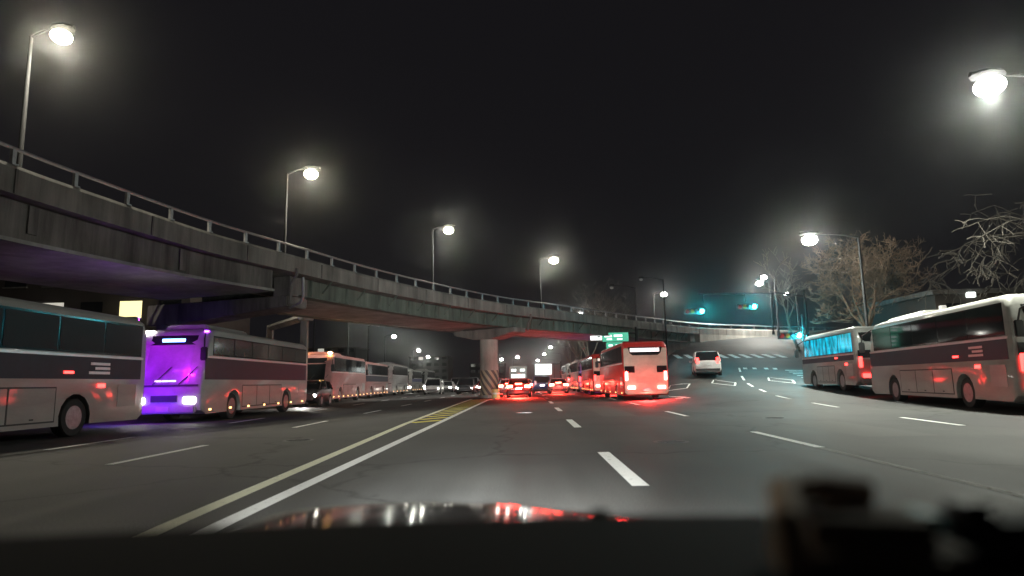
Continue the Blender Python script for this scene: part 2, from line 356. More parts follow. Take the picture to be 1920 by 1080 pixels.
M_PATCH = mat('fresh_patch_asphalt', (0.047, 0.047, 0.048), 0.8, var=0.3, scale=20, bump=0.3, bscale=60); M_OLDP = mat('old_patch_asphalt', (0.076, 0.075, 0.072), 0.8, var=0.3, scale=16, bump=0.3, bscale=60)
for x0, y0, w_, l_, m_ in ((3.4, 13, 0.9, 7.5, M_PATCH), (2.9, 21, 1.1, 9, M_OLDP), (-5.2, 17, 1.2, 6, M_PATCH), (7.0, 12.5, 1.4, 4.5, M_OLDP), (-0.9, 33, 1.5, 8, M_OLDP), (-8.2, 24, 1.0, 7, M_OLDP), (6.6, 24, 1.2, 5, M_PATCH)):
    strip('repair_patch', [(x0, y0), (x0 + 0.02 * l_, y0 + l_)], w_, m_, 0.002)
for x0, y0 in ((2.6, 12.2), (-0.2, 24.5), (-5.0, 14.0), (6.9, 18.6)):
    mh_ = MB().raw([(math.cos(a) * 0.33, math.sin(a) * 0.33, 0) for a in [2 * math.pi * k / 24 for k in range(24)]], [tuple(range(24))])
    for k in range(5): mh_.box((0, -0.2 + 0.1 * k, 0.003), (0.5 * math.cos((k - 2) * 0.5), 0.03, 0.005))
    mh_.build('manhole_cover', M_STEEL if y0 > 20 else M_BLACK, road, loc=(x0, y0, 0.004))
# pavements with kerbs
def ribbon(name, edge, w, h, m, lbl=None):
    """raised strip: edge = list of (x,y) on the road side, extends w to the right of travel (negative w: left)"""
    g = []
    for i, p in enumerate(edge):
        q = edge[min(i + 1, len(edge) - 1)]; o = edge[max(i - 1, 0)]
        dx, dy = q[0] - o[0], q[1] - o[1]; L = math.hypot(dx, dy); nx, ny = dy / L, -dx / L
        z0 = hz(p[0], p[1])
        g.append([(p[0], p[1], z0 - 0.3), (p[0], p[1], z0 + h), (p[0] + nx * w, p[1] + ny * w, z0 + h + 0.02), (p[0] + nx * w, p[1] + ny * w, z0 - 0.5)])
    return MB().sheet(g).build(name, m)
struct(ribbon('pavement', [(road_right(y), y) for y in range(-30, 84, 3)], 3.4, 0.15, M_PAVE))
struct(ribbon('kerb', [(road_right(y) - 0.16, y) for y in range(-30, 84, 3)], 0.155, 0.158, M_CONC_L))
struct(ribbon('pavement', [(-18.4, y) for y in range(-30, 300, 6)], -4, 0.15, M_PAVE))
struct(ribbon('kerb', [(-18.24, y) for y in range(-30, 300, 6)], -0.155, 0.158, M_CONC_L))
struct(ribbon('pavement', [(8.72, y) for y in range(86, 300, 6)], 4, 0.15, M_PAVE))
# traffic island round the pier
isl = thing('pier_island', 'low concrete traffic island under the round flyover pier', 'traffic island', (-3.1, 52.5, 0))
MB().raw([(math.cos(a) * 1.0, math.sin(a) * 4.2, z) for z in (0, 0.2) for a in [2 * math.pi * k / 24 for k in range(24)]],
         [tuple(range(23, -1, -1)), tuple(range(24, 48))] + [(k, (k + 1) % 24, 24 + (k + 1) % 24, 24 + k) for k in range(24)]).build('kerb_ring', M_CONC_L, isl)

# ------------------------------------------------------------------ flyover
EDGE = [(-14.2, 2), (-13.9, 9), (-13.5, 15.4), (-13.03, 18.9), (-12.11, 23.9), (-10.76, 28.1), (-8.51, 34.8), (-4.97, 42.7), (-1.18, 49.2), (3.98, 55.8), (12.2, 66.6), (21.0, 76.6), (33.9, 83.9), (46, 88)]
def catmull(P, n):
    out = []
    for i in range(len(P) - 1):
        p0, p1, p2, p3 = [Vector((*P[max(0, min(len(P) - 1, j))], 0)) for j in (i - 1, i, i + 1, i + 2)]
        for k in range(n):
            t = k / n
            out.append(0.5 * ((2 * p1) + (p2 - p0) * t + (2 * p0 - 5 * p1 + 4 * p2 - p3) * t * t + (3 * p1 - p0 - 3 * p2 + p3) * t ** 3))
    out.append(Vector((*P[-1], 0))); return out
def resample(P, step):
    out = [P[0]]; acc = 0
    for a, b in zip(P[:-1], P[1:]):
        L = (b - a).length; d = step - acc
        while d <= L: out.append(a.lerp(b, d / L)); d += step
        acc = (acc + L) % step if L else acc
    return out
PTS = resample(catmull(EDGE, 14), 1.0)
NRM = []
for i in range(len(PTS)):
    d = (PTS[min(i + 1, len(PTS) - 1)] - PTS[max(i - 1, 0)]).normalized(); NRM.append(Vector((-d.y, d.x, 0)))      # to the far side of the deck
def off(i, o, z): p = PTS[i] + NRM[i] * o; return (p.x, p.y, z)
def ring_loft(sec, i0, i1): return MB().loft([[off(i, o, z) for o, z in sec] for i in range(i0, i1)])
NP = len(PTS); DW = 7.0
i_pier1 = min(range(NP), key=lambda i: (PTS[i] - Vector((-10.1, 29.8, 0))).length)
i_ab = min(range(NP), key=lambda i: (PTS[i] - Vector((20.2, 75.9, 0))).length)
fly = thing('flyover', 'curved concrete flyover ramp with steel railing crossing over the road', 'flyover')
ring_loft([(0.05, 6.36), (0.05, 6.52), (DW - 0.05, 6.52), (DW - 0.05, 6.36), (DW - 1.3, 6.28), (1.3, 6.28)], 0, NP).build('deck_slab', M_CONC, fly)
ring_loft([(0, 6.32), (0, 7.0), (0.09, 7.12), (0.25, 7.12), (0.35, 6.6), (0.35, 6.34)], 0, NP).build('parapet', M_CONC, fly)
ring_loft([(DW, 6.32), (DW, 7.0), (DW - 0.09, 7.12), (DW - 0.25, 7.12), (DW - 0.35, 6.6), (DW - 0.35, 6.34)], 0, NP).build('parapet', M_CONC, fly)
# box girder of the near span, plate girders beyond the first pier
def gbot(i): return 5.36 - 0.5 * max(0.0, 1 - i / (i_pier1 - 1.0))          # the near box girder is haunched towards its far support
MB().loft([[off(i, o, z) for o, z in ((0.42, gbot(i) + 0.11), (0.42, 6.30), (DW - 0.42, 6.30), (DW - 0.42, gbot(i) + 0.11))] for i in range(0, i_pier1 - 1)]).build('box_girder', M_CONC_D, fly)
MB().loft([[off(i, o, z) for o, z in ((0.28, gbot(i)), (0.28, gbot(i) + 0.107), (DW - 0.28, gbot(i) + 0.107), (DW - 0.28, gbot(i)))] for i in range(0, i_pier1 - 1)]).build('girder_flange', M_PALE_STEEL, fly)
for o in (0.7, DW - 0.7):
    ring_loft([(o - 0.04, 5.43), (o - 0.04, 6.27), (o + 0.04, 6.27), (o + 0.04, 5.43)], i_pier1, i_ab).build('plate_girder', M_GREEN_STEEL, fly)
    ring_loft([(o - 0.3, 5.37), (o - 0.3, 5.425), (o + 0.3, 5.425), (o + 0.3, 5.37)], i_pier1, i_ab).build('girder_flange', M_GREEN_STEEL, fly)
ring_loft([(1.02, 5.40), (1.02, 5.45), (DW - 1.02, 5.45), (DW - 1.02, 5.40)], i_pier1, i_ab).build('soffit_panel', M_PALE_STEEL, fly)
for i in range(i_pier1 + 1, i_ab, 3):                                       # web stiffeners
    p = PTS[i] + NRM[i] * 0.585; rz = math.atan2(NRM[i].y, NRM[i].x)
    MB().box((0, 0, 0), (0.14, 0.05, 0.82), rz).build('stiffener', M_GREEN_STEEL, fly, loc=(p.x, p.y, 5.85))
for i in range(i_pier1 + 2, i_ab, 3):                                       # cantilever brackets under the overhang
    a, b, c = off(i, 0.1, 6.33), off(i, 0.64, 6.2), off(i, 0.64, 5.75)
    MB().tube([a, c], 0.05, 6).build('bracket', M_GREEN_STEEL, fly)
for i in range(3, i_pier1 - 2, 6):                                          # shallow formwork ribs on the box girder and parapet joints
    p = PTS[i] + NRM[i] * 0.40; rz = math.atan2(NRM[i].y, NRM[i].x)
    MB().box((0, 0, 0), (0.06, 0.3, 0.8), rz).build('girder_rib', M_CONC_D, fly, loc=(p.x, p.y, 5.87))
for i in range(4, NP - 2, 5):
    p = PTS[i] + NRM[i] * -0.012; rz = math.atan2(NRM[i].y, NRM[i].x)
    MB().box((0, 0, 0), (0.05, 0.07, 0.66), rz).build('parapet_joint', M_CONC_D, fly, loc=(p.x, p.y, 6.67))
# railing
MB().tube([off(i, 0.14, 7.58) for i in range(NP)], 0.055, 8).build('rail', M_STEEL, fly, smooth=True)
MB().tube([off(i, DW - 0.14, 7.58) for i in range(NP)], 0.055, 6).build('rail', M_STEEL, fly, smooth=True)
pm = MB().box((0, 0, 0.24), (0.09, 0.12, 0.48)).box((0, 0, 0.02), (0.2, 0.2, 0.04)).mesh('rail_post')
pm.materials.append(M_STEEL)
for o in (0.14, DW - 0.14):
    for i in range(0, NP, 2):
        q = link('rail_post', pm, None, fly, off(i, o, 7.115)); q.rotation_euler.z = math.atan2(NRM[i].y, NRM[i].x)
# drain pipes
for i, z0 in ((i_pier1 - 1, 4.9), (i_pier1 + 24, 5.2)):
    MB().tube([off(i, -0.1, 6.5), off(i, -0.1, 6.2), off(i, 0.2, 5.8), off(i, 0.24, z0)], 0.075, 8).build('drain_pipe', M_CONC_D, fly, smooth=True)
# abutment wall where the ramp meets the climbing side road
ab = MB(); g = []
for i in range(i_ab, NP):
    g.append([off(i, 0.0, 1.0), off(i, 0.0, 6.315), off(i, 6.5, 6.27), off(i, 6.5, 1.0)])
ab.sheet(g).raw([off(i_ab, 0, 1.0), off(i_ab, 0, 6.315), off(i_ab, 6.5, 6.27), off(i_ab, 6.5, 1.0)], [(0, 1, 2, 3)])
ab.build('abutment_wall', M_CONC_L, fly)
MB().box((0, 0, 0), (0.9, 6.2, 0.85), math.atan2(NRM[i_ab].y, NRM[i_ab].x) + math.pi / 2).build('end_diaphragm', M_CONC_D, fly, loc=off(i_ab - 1, 3.4, 5.85))
# round hammerhead pier in the median
P2 = Vector((-3.1, 50.6, 0))
pier = thing('flyover_pier', 'round pale concrete pier with hazard striped foot on the median', 'pier', (P2.x, P2.y, 0))
def cyl(r, z0, z1, n=40, r2=None):
    r2 = r if r2 is None else r2
    return MB().loft([[(math.cos(a) * rr, math.sin(a) * rr, z) for a in [2 * math.pi * k / n for k in range(n)]] for rr, z in ((r, z0), (r2, z1))])
cyl(0.72, 0.15, 4.7).build('column', M_CONC_L, pier, smooth=True)
cyl(0.735, 0.2, 2.1).build('hazard_stripes', stripe_mat(), pier, smooth=True)
i2 = min(range(NP), key=lambda i: (PTS[i] + NRM[i] * 3.5 - P2).length); rz2 = math.atan2(NRM[i2].y, NRM[i2].x)
cap = MB().loft([[(x, y, z) for x, z in ((-3.0, 5.28), (-3.0, 4.95), (-0.85, 4.5), (0.85, 4.5), (3.0, 4.95), (3.0, 5.28))] for y in (-0.8, 0.8)])
co = cap.build('pier_cap', M_CONC, pier, bevel=0.05); co.rotation_euler.z = rz2
for sx in (-2.3, 2.3):
    b_ = box('bearing', (sx * math.cos(rz2), sx * math.sin(rz2), 5.32), (0.5, 0.5, 0.1), M_BLACK, pier)
# first pier: column behind the bus lane, with a cap reaching under the deck
i1 = i_pier1; rz1 = math.atan2(NRM[i1].y, NRM[i1].x); b1 = PTS[i1] + NRM[i1] * 8.2
pier1 = thing('flyover_pier', 'dark stained pier with cantilever cap behind the bus with the violet front', 'pier', (b1.x, b1.y, 0), rz1)
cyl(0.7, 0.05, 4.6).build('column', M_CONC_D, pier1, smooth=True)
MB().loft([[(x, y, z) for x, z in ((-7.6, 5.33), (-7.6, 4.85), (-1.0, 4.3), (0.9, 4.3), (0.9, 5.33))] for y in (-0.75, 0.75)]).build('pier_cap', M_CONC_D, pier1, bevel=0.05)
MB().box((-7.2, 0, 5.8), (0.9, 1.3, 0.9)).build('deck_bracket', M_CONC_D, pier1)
MB().tube([(-8.1, 0.3, 6.2), (-8.15, 0.3, 5.3), (-8.0, 0.3, 5.0), (-7.4, 0.3, 4.8)], 0.07, 8).build('drain_pipe', M_STEEL, pier1, smooth=True)
# sand drum at the island nose
dr = thing('crash_drum', 'small pale yellow crash drum at the foot of the striped pier', 'crash drum', (-2.45, 47.2, 0))
MB().loft([[(math.cos(a) * r, math.sin(a) * r, z) for a in [2 * math.pi * k / 20 for k in range(20)]] for r, z in ((.27, .01), (.29, .12), (.27, .2), (.27, .5), (.29, .56), (.25, .68))]).build('drum_body', mat('drum_yellow', (0.7, 0.6, 0.25), 0.5), dr, smooth=True)
MB().loft([[(math.cos(a) * r, math.sin(a) * r, z) for a in [2 * math.pi * k / 20 for k in range(20)]] for r, z in ((.275, .3), (.275, .42))], False).build('reflective_band', mat('reflector_white', (0.85, 0.85, 0.8), 0.3), dr, smooth=True)

# ------------------------------------------------------------------ street lamps
def street_lamp(label, base, top, arm, energy, col, lens_mat, head=0.62, group='street lamps', lit=True, rad=0.10):
    """pole at base (x, y, z0) up to height top, arm vector (dx, dy) to the luminaire"""
    t = thing('street_lamp', label, 'street lamp', base, 0, group); h = top - base[2]
    MB().tube([(0, 0, 0), (0, 0, h * 0.5), (0, 0, h)], [0.10, 0.085, 0.06], 10).build('pole', M_POLE, t, smooth=True)
    MB().box((0, 0, 0.2), (0.26, 0.26, 0.4)).build('base_box', M_POLE, t, bevel=0.02)
    dx, dy = arm; L = math.hypot(dx, dy); ux, uy = dx / L, dy / L
    MB().tube([(0, 0, h - 0.05), (dx * 0.35, dy * 0.35, h + 0.16), (dx * 0.8, dy * 0.8, h + 0.24), (dx, dy, h + 0.24)], [0.05, 0.045, 0.04, 0.04], 8).build('arm', M_POLE, t, smooth=True)
    hd = MB().loft([[(dx + ux * (s * head) - uy * w * k, dy + uy * (s * head) + ux * w * k, h + 0.24 + zz) for k, zz in ((-1, 0), (-0.75, 0.09), (0, 0.14 * 1), (0.75, 0.09), (1, 0), (0.7, -0.03), (-0.7, -0.03))]
                    for s, w in ((-0.5, 0.10), (-0.25, 0.2 * head / .6), (0.25, 0.24 * head / .6), (0.55, 0.1))]).build('lamp_head', M_POLE, t, smooth=True)
    rings = []; gr = head * 0.42; gz = h + 0.20 - gr * 0.75  # globe larger than a real lens, its size shaped as the glare disc
    for k in range(11):
        a = math.pi * (0.06 + 0.93 * k / 10)
        rings.append([(dx + math.cos(q) * gr * math.sin(a), dy + math.sin(q) * gr * math.sin(a), gz + gr * 0.7 * math.cos(a)) for q in [2 * math.pi * j / 20 for j in range(20)]])
    MB().loft(rings).build('lens', lens_mat if lit else M_CLEARLENS, hd, smooth=True)
    if lit:
        rad = gr * 0.45; lz = gz - gr * 0.7 - rad * 0.35
        lamp_light('lamp_beam', (dx, dy, lz), energy, col, rad, t, R(155)).data.spot_blend = 1.0
        lamp_light('lamp_glow', (dx, dy, lz), energy * 0.27, col, rad, t)
    return t
CW = (1.0, 0.92, 0.72); CN = (1.0, 0.98, 0.88); CG = (0.96, 1.0, 0.86)
EL = 5200
street_lamp('tall lamp on the flyover nearest the camera, at the top left corner', (-17.6, 21.0, 6.2), 13.8, (1.1, 0), EL, CW, E_WARM, 0.8)
street_lamp('largest lamp standing on the flyover deck, above the violet fronted bus', (-14.75, 38.0, 6.2), 14.3, (1.5, 0), EL, CW, E_WARM, 1.0)
street_lamp('second warm lamp along the flyover, above the middle of the long girder', (-8.2, 55.0, 6.2), 14.65, (1.4, 0), EL, CN, E_WARM, 1.05)
street_lamp('third warm lamp along the flyover, above the round pier end of the deck', (1.55, 72.0, 6.2), 15.0, (1.6, 0), EL, CN, E_WARM, 1.25)
street_lamp('brightest white lamp at the upper right, over the big dark coach', (16.9, 19.0, 0.15), 10.0, (-2.5, 0), 11000, CG, E_WHITE, 1.0)
street_lamp('white lamp over the teal windowed minibus, in front of the brown bare tree', (19.9, 38.0, 0.6), 9.35, (-2.9, 0), 11000, CG, E_WHITE, 1.05)
street_lamp('small white lamp standing behind the far end of the flyover railing', (16.6, 84.0, 6.2), 12.3, (1.4, 0), EL, CN, E_WHITE, 1.0)
street_lamp('upper of two small lamps beside the bare tree near the traffic signals', (31.0, 80.0, 6.5), 13.6, (-1.3, 0), 7000, CN, E_WHITE, 0.9)
street_lamp('lower of two small lamps beside the bare tree near the traffic signals', (29.6, 78.0, 6.2), 12.6, (-1.2, 0), 5000, CN, E_WHITE, 1.0)
street_lamp('tiny lamp above the green pole signal beside the minibus', (33.5, 80.0, 6.4), 11.4, (-1.2, 0), 1200, CN, E_WHITE, 0.7)
for k, (x, y, tp, lb) in enumerate([(-21.6, 82, 10, 'nearest of the row of far lamps seen under the flyover girder'), (-24.0, 114, 10, 'second of the far lamps under the flyover, above the white bus fronts'),
        (-28.0, 163, 10, 'third of the far lamps under the flyover'), (-32.0, 204, 10, 'fourth of the far lamps under the flyover'), (-33, 240, 10, 'last and smallest of the far lamp row on the oncoming side')]):
    street_lamp(lb, (x - 1.6, y, 0.15), tp - 0.25, (1.6, 0), 3000, CG, E_WHITE, 0.78 + 0.0016 * y)
for k, (x, y, lb) in enumerate([(7.0, 84, 'lamp above the pale bare tree beside the parked coach row'), (6.6, 124, 'second lamp beyond the bare trees along the coach lane'),
        (5.6, 163, 'third lamp beyond the bare trees, over the white board'), (5.0, 204, 'fourth lamp beyond the bare trees, over the traffic jam'), (3.6, 262, 'farthest lamp over the jammed lanes')]):
    street_lamp(lb, (10.3, y, 0.15), 9.85, (x - 10.3, 0), 3000, CN, E_WHITE, 0.78 + 0.0016 * y)
for x, y, lb in ((-8.0, 190, 'far median lamp left of the round pier, above oncoming headlights'), (-3.0, 175, 'far median lamp right of the round pier')):
    street_lamp(lb, (x - 1.2, y, 0.0), 8.0, (1.2, 0), 1500, CN, E_WHITE, 1.1)
for x, y, z, lb in ((13.2, 66, 10.6, 'unlit slim pole behind the green direction sign'), (17.0, 70.0, 12.0, 'unlit tall pole between the coach rear and the flyover end')):
    street_lamp(lb, (x - 2.0, y, hz(x - 2.0, y)), z, (-2.4, 0), 0, CN, E_WHITE, 0.5, lit=False)
for x, y, z, lb in ((-20.9, 62, 8.4, 'plain dark pole behind the rose tinted coach'), (-19.6, 78, 8.3, 'plain dark pole behind the second rose tinted coach')):
    street_lamp(lb, (x, y, 0.15), z, (1.2, 0), 0, CN, E_WHITE, 0.5, lit=False)

# ------------------------------------------------------------------ wheels shared by all vehicles
def wheel(parent, x, y, r, w, side):
    key = ('wheel', r, w)
    if key not in CACHE:
        n = 24
        def ring(rr, yy): return [(math.cos(a) * rr, yy, math.sin(a) * rr) for a in [2 * math.pi * k / n for k in range(n)]]
        ty = MB().loft([ring(r * 0.62, -w / 2), ring(r * 0.95, -w / 2), ring(r, -w * 0.4), ring(r, w * 0.4), ring(r * 0.95, w / 2), ring(r * 0.62, w / 2)], False).mesh('tyre', smooth=True); ty.materials.append(M_RUBBER)
        rm = MB().loft([ring(r * 0.62, -w * 0.5), ring(r * 0.56, -w * 0.3), ring(r * 0.3, -w * 0.32), ring(r * 0.26, -w * 0.45), ring(0.02, -w * 0.46)], True)
        for k in range(8):
            a = 2 * math.pi * k / 8; rm.box((math.cos(a) * r * 0.2, -w * 0.46, math.sin(a) * r * 0.2), (0.03, 0.03, 0.03))
        rm = rm.mesh('rim', smooth=True); rm.materials.append(M_RIM)
        CACHE[key] = (ty, rm)
    ty, rm = CACHE[key]
    o = link('wheel', ty, None, parent, (x, y, r))
    if side > 0: o.rotation_euler.z = math.pi
    link('rim', rm, None, o)
    return o

# ------------------------------------------------------------------ buses
def bus(label, loc, heading, L=11.5, Wd=2.5, H=3.3, paint=None, lower=None, stripe=None, glass=None, n_win=6, head=False, tail=0, markers=0, pod=True,
        screen=None, sign=None, group=None, roof_lamp=None, rear_paint=None, side_red=False, rear_lit=False, name='coach', wz=(2.12, 3.05), engine=True):
    """coach: local +x forward, origin on the ground at the centre; heading = angle of +x about z"""
    paint = paint or M_BWHITE; glass = glass or M_GLASS
    t = thing(name, label, 'bus', loc, heading, group); k = H / 3.3
    fx, rx = L / 2 - min(2.55, 0.235 * L), -L / 2 + min(3.1, 0.26 * L); wr = 0.48; ar = 0.6; zb = 0.28
    # side outline with wheel arches
    prof_ = [(-L / 2 + 0.05, 0.45), (-L / 2 + 0.3, zb)]
    for cx in (rx, fx):
        prof_ += [(cx - ar * math.cos(a), max(zb, 0.48 + ar * math.sin(a))) for a in [R(-18) + R(216) * j / 9 for j in range(10)]]
    prof_ += [(L / 2 - 0.35, zb), (L / 2 - 0.02, 0.42), (L / 2, 1.15), (L / 2 - 0.10, 1.6), (L / 2 - 0.42, 2.75 * k), (L / 2 - 0.62, 3.1 * k), (L / 2 - 0.95, H - 0.03), (L / 2 - 1.6, H),
              (0, H), (-L / 2 + 0.5, H - 0.01), (-L / 2 + 0.2, H - 0.1), (-L / 2 + 0.06, H - 0.35), (-L / 2, 1.6)]
    rings = []
    for y, d in ((-Wd / 2, 0.17), (-Wd / 2 + 0.035, 0.085), (-Wd / 2 + 0.11, 0.03), (-Wd / 2 + 0.28, 0), (Wd / 2 - 0.28, 0), (Wd / 2 - 0.11, 0.03), (Wd / 2 - 0.035, 0.085), (Wd / 2, 0.17)):
        rings.append([(x * (1 - 1.1 * d / L), y, z - d * sstep(H - 0.7, H - 0.2, z)) for x, z in prof_])
    MB().loft(rings).build('body', paint, t, smooth=True)
    box('underbody', (0, 0, 0.62), (L - 0.9, Wd - 0.75, 0.7), M_BLACK, t)
    for sx in (rx, fx):
        for sy in (-1, 1): wheel(t, sx, sy * (Wd / 2 - 0.2), wr, 0.3, sy)
    z0, z1 = wz[0] * k, wz[1] * k
    wx0, wx1 = -L / 2 + 0.35, L / 2 - 0.75
    for sy in (-1, 1):
        Y = sy * Wd / 2
        cbox('window_band', ((wx0 + wx1) / 2, Y, (z0 + z1) / 2), (wx1 - wx0, 0.012, z1 - z0), M_BAND, t)
        pw = (wx1 - wx0) / n_win
        for j in range(n_win):
            cbox('window', (wx0 + pw * (j + 0.5), Y, (z0 + z1) / 2), (pw - 0.07, 0.03, z1 - z0 - 0.1), M_CURTAIN if glass is M_GLASS and rnd.random() < 0.3 else glass, t)
        cbox('trim_strip', (0, Y, z0 - 0.06), (L - 0.5, 0.03, 0.06), M_TRIM, t)
        if stripe: cbox('stripe', (0.05, Y, (z0 - 0.09 + 1.45) / 2), (L - 0.55, 0.010, z0 - 0.1 - 1.45), stripe, t)
        if lower: 
            for xa, xb in ((-L / 2 + 0.35, rx - ar - 0.1), (rx + ar + 0.1, fx - ar - 0.1), (fx + ar + 0.1, L / 2 - 0.45)):
                cbox('skirt_panel', ((xa + xb) / 2, Y, 0.9), (xb - xa, 0.008, 1.04), lower, t)
        n_h = 3; xa, xb = rx + ar + 0.18, fx - ar - 0.18; hw = (xb - xa) / n_h
        cbox('hatch_frame', ((xa + xb) / 2, Y, 0.83), (xb - xa + 0.02, 0.012, 0.86), M_BLACK, t)
        for j in range(n_h):
            h_ = cbox('luggage_hatch', (xa + hw * (j + 0.5), Y, 0.83), (hw - 0.04, 0.022, 0.8), lower or paint, t, 0.008)
            cbox('latch', (0, sy * 0.012, -0.33), (0.12, 0.012, 0.035), M_BLACK, h_)
        cbox('engine_louvre' if engine else 'vent_panel', (-L / 2 + 0.95, Y, 1.0), (0.85, 0.02, 0.62), M_BSILVER, t)
        for j in range(markers):
            cbox('marker_lamp', (-L / 2 + 0.8 + (L - 1.5) * j / (markers - 1), Y + sy * 0.012, 0.42), (0.13, 0.03, 0.06), E_AMBER, t)
        if side_red:  # glowing strips stand for red reflections on the bus side
            cbox('red_reflection', (rx - 0.9, Y + sy * 0.012, 1.28), (0.3, 0.03, 0.1), E_TAIL, t); cbox('red_reflection', (rx + 0.4, Y + sy * 0.012, 1.62), (0.34, 0.03, 0.06), E_TAIL, t)
    # passenger door on the kerb side
    d_ = box('door', (L / 2 - 1.35, -Wd / 2, 1.5), (0.92, 0.025, 2.1), paint, t, 0.008)
    box('door_glass', (0, -0.012, 0.3), (0.74, 0.02, 1.25), M_GLASS, d_)
    # front: windscreen follows the raked nose
    def nose(z): return interp(z, [0.42, 1.15, 1.6, 2.75 * k, 3.1 * k, H - 0.03], [L / 2 - 0.02, L / 2, L / 2 - 0.1, L / 2 - 0.42, L / 2 - 0.62, L / 2 - 0.95])
    zs = [1.32 + (2.62 * k - 1.32) * j / 6 for j in range(7)]
    MB().sheet([[(nose(z) + 0.014 - 0.05 * abs(u) ** 4, u * (Wd / 2 - 0.14), z) for u in [-1 + j / 5 for j in range(11)]] for z in zs]).build('windscreen', screen or M_GLASS, t, smooth=True)
    MB().sheet([[(nose(z) + 0.02 - 0.06 * abs(u) ** 4, u * (Wd / 2 - 0.16), z) for u in [-1 + j / 5 for j in range(11)]] for z in (2.68 * k, 2.85 * k, 3.02 * k)]).build('destination_blind', M_BAND, t, smooth=True)
    if sign: box('destination_sign', (nose(2.84 * k) + 0.03, 0, 2.84 * k), (0.03, 0.8, 0.11), sign, t)
    for u in (-0.42, 0.48):
        MB().tube([(nose(1.3) + 0.04, u, 1.3), (nose(1.9) + 0.05, u + 0.55, 1.9)], 0.014, 6).build('wiper', M_BLACK, t)
    MB().box((0, 0, 0), (0.05, Wd - 0.24, 0.07)).build('screen_sill', M_BLACK, t, loc=(nose(1.26) + 0.0, 0, 1.26))
    cbox('front_bumper', (L / 2 - 0.01, 0, 0.46), (0.16, Wd - 0.3, 0.28), M_BSILVER, t, 0.05)
    cbox('grille', (L / 2 + 0.005, 0, 0.82), (0.03, 0.9, 0.22), M_BLACK, t)
    cbox('number_plate', (L / 2 + 0.08, 0, 0.47), (0.02, 0.44, 0.18), M_CLEARLENS, t)
    for sy in (-1, 1):
        h_ = cbox('headlight', (L / 2 - 0.005, sy * (Wd / 2 - 0.38), 0.76), (0.06, 0.42, 0.2), E_HEAD if head else M_CLEARLENS, t, 0.02)
        MB().tube([(L / 2 - 0.35, sy * (Wd / 2 - 0.1), H - 0.25), (L / 2 + 0.15, sy * (Wd / 2 + 0.12), H - 0.45), (L / 2 + 0.22, sy * (Wd / 2 + 0.16), H - 0.75)], 0.028, 6).build('mirror_arm', M_BLACK, t, smooth=True)
        cbox('mirror', (L / 2 + 0.22, sy * (Wd / 2 + 0.16), H - 0.98), (0.1, 0.24, 0.46), M_BLACK, t, 0.03)
    if head == 'beam':
        lamp_light('headlight_beam', (L / 2 + 0.25, -0.8, 0.76), 500, (1, .95, .85), 0.08, t, R(100), (0, R(-82), 0))
    # rear
    rp = rear_paint or paint
    X = -L / 2
    if rear_paint: box('rear_cap', (X + 0.04, 0, 1.65), (0.1, Wd - 0.12, 2.5), rp, t, 0.04)
    rl = X - (0.02 if rear_paint else 0)
    rw = MB().loft([[(rl + 0.03 if False else rl - 0.012 + dx, y, z) for y, z in ((-0.86, 2.62 * k), (-0.95, 2.95 * k), (0.95, 2.95 * k), (0.86, 2.62 * k), (0.7, 2.5 * k), (-0.7, 2.5 * k))] for dx in (0.06, 0.0)])
    rw.build('rear_window', M_GLASS, t)
    if rear_lit: box('rear_display', (rl - 0.03, 0.02, 2.79 * k), (0.02, 1.62, 0.2), E_WINW if rear_lit is True else rear_lit, t)
    for j in range(5): cbox('engine_slat', (rl - 0.015, 0, 1.0 + 0.075 * j), (0.03, 1.1, 0.045), M_BSILVER if not rear_paint else rp, t)
    cbox('rear_bumper', (rl - 0.02, 0, 0.5), (0.14, Wd - 0.25, 0.3), rp, t, 0.04)
    cbox('number_plate', (rl - 0.10, 0, 0.62), (0.02, 0.44, 0.18), M_CLEARLENS, t)
    for sy in (-1, 1):
        cbox('corner_glass', (rl - 0.01, sy * (Wd / 2 - 0.36), 1.72), (0.03, 0.55, 0.36), M_GLASS, t)
        cbox('tail_light', (rl - 0.02, sy * (Wd / 2 - 0.17), 1.35), (0.06, 0.16, 0.5), (E_TAIL if tail < 2 else E_BRAKE) if tail else M_REDLENS, t, 0.02)
        cbox('brake_light', (rl - 0.06, sy * (Wd / 2 - 0.42), 0.72), (0.08, 0.44, 0.2), (E_BRAKE if tail > 1 else E_TAIL) if tail else M_REDLENS, t, 0.02)
    if tail > 1:
        lamp_light('brake_glow', (rl - 0.35, 0, 0.8), 4200 * (tail - 1), (1, 0.03, 0.025), 0.2, t, R(132), (0, R(26), 0))
    if tail > 1: lamp_light('tail_wash', (rl - 0.7, 0, 0.9), 75, (1, 0.008, 0.008), 0.2, t)
    # roof
    if pod:
        MB().loft([[(x, y, z) for y, z in ((-0.85, H - 0.01), (-0.7, H + 0.17), (0.7, H + 0.17), (0.85, H - 0.01))] for x in (0.9, L / 2 - 1.3)]).build('air_conditioner', paint, t, bevel=0.05, smooth=True)
        box('roof_hatch', (-2.4, 0, H + 0.02), (0.8, 0.7, 0.07), paint, t, 0.02)
    if roof_lamp:
        for sy in (-0.95, 0.95):
            cbox('roof_beacon', (L / 2 - 0.75, sy, H + 0.05), (0.2, 0.26, 0.13), roof_lamp, t, 0.04)
    return t
UP = math.pi / 2; DN = -math.pi / 2
def oncoming(x_side, y_front, L): return (x_side - 1.25, y_front + L / 2)
GB = 'buses queued on the oncoming side'
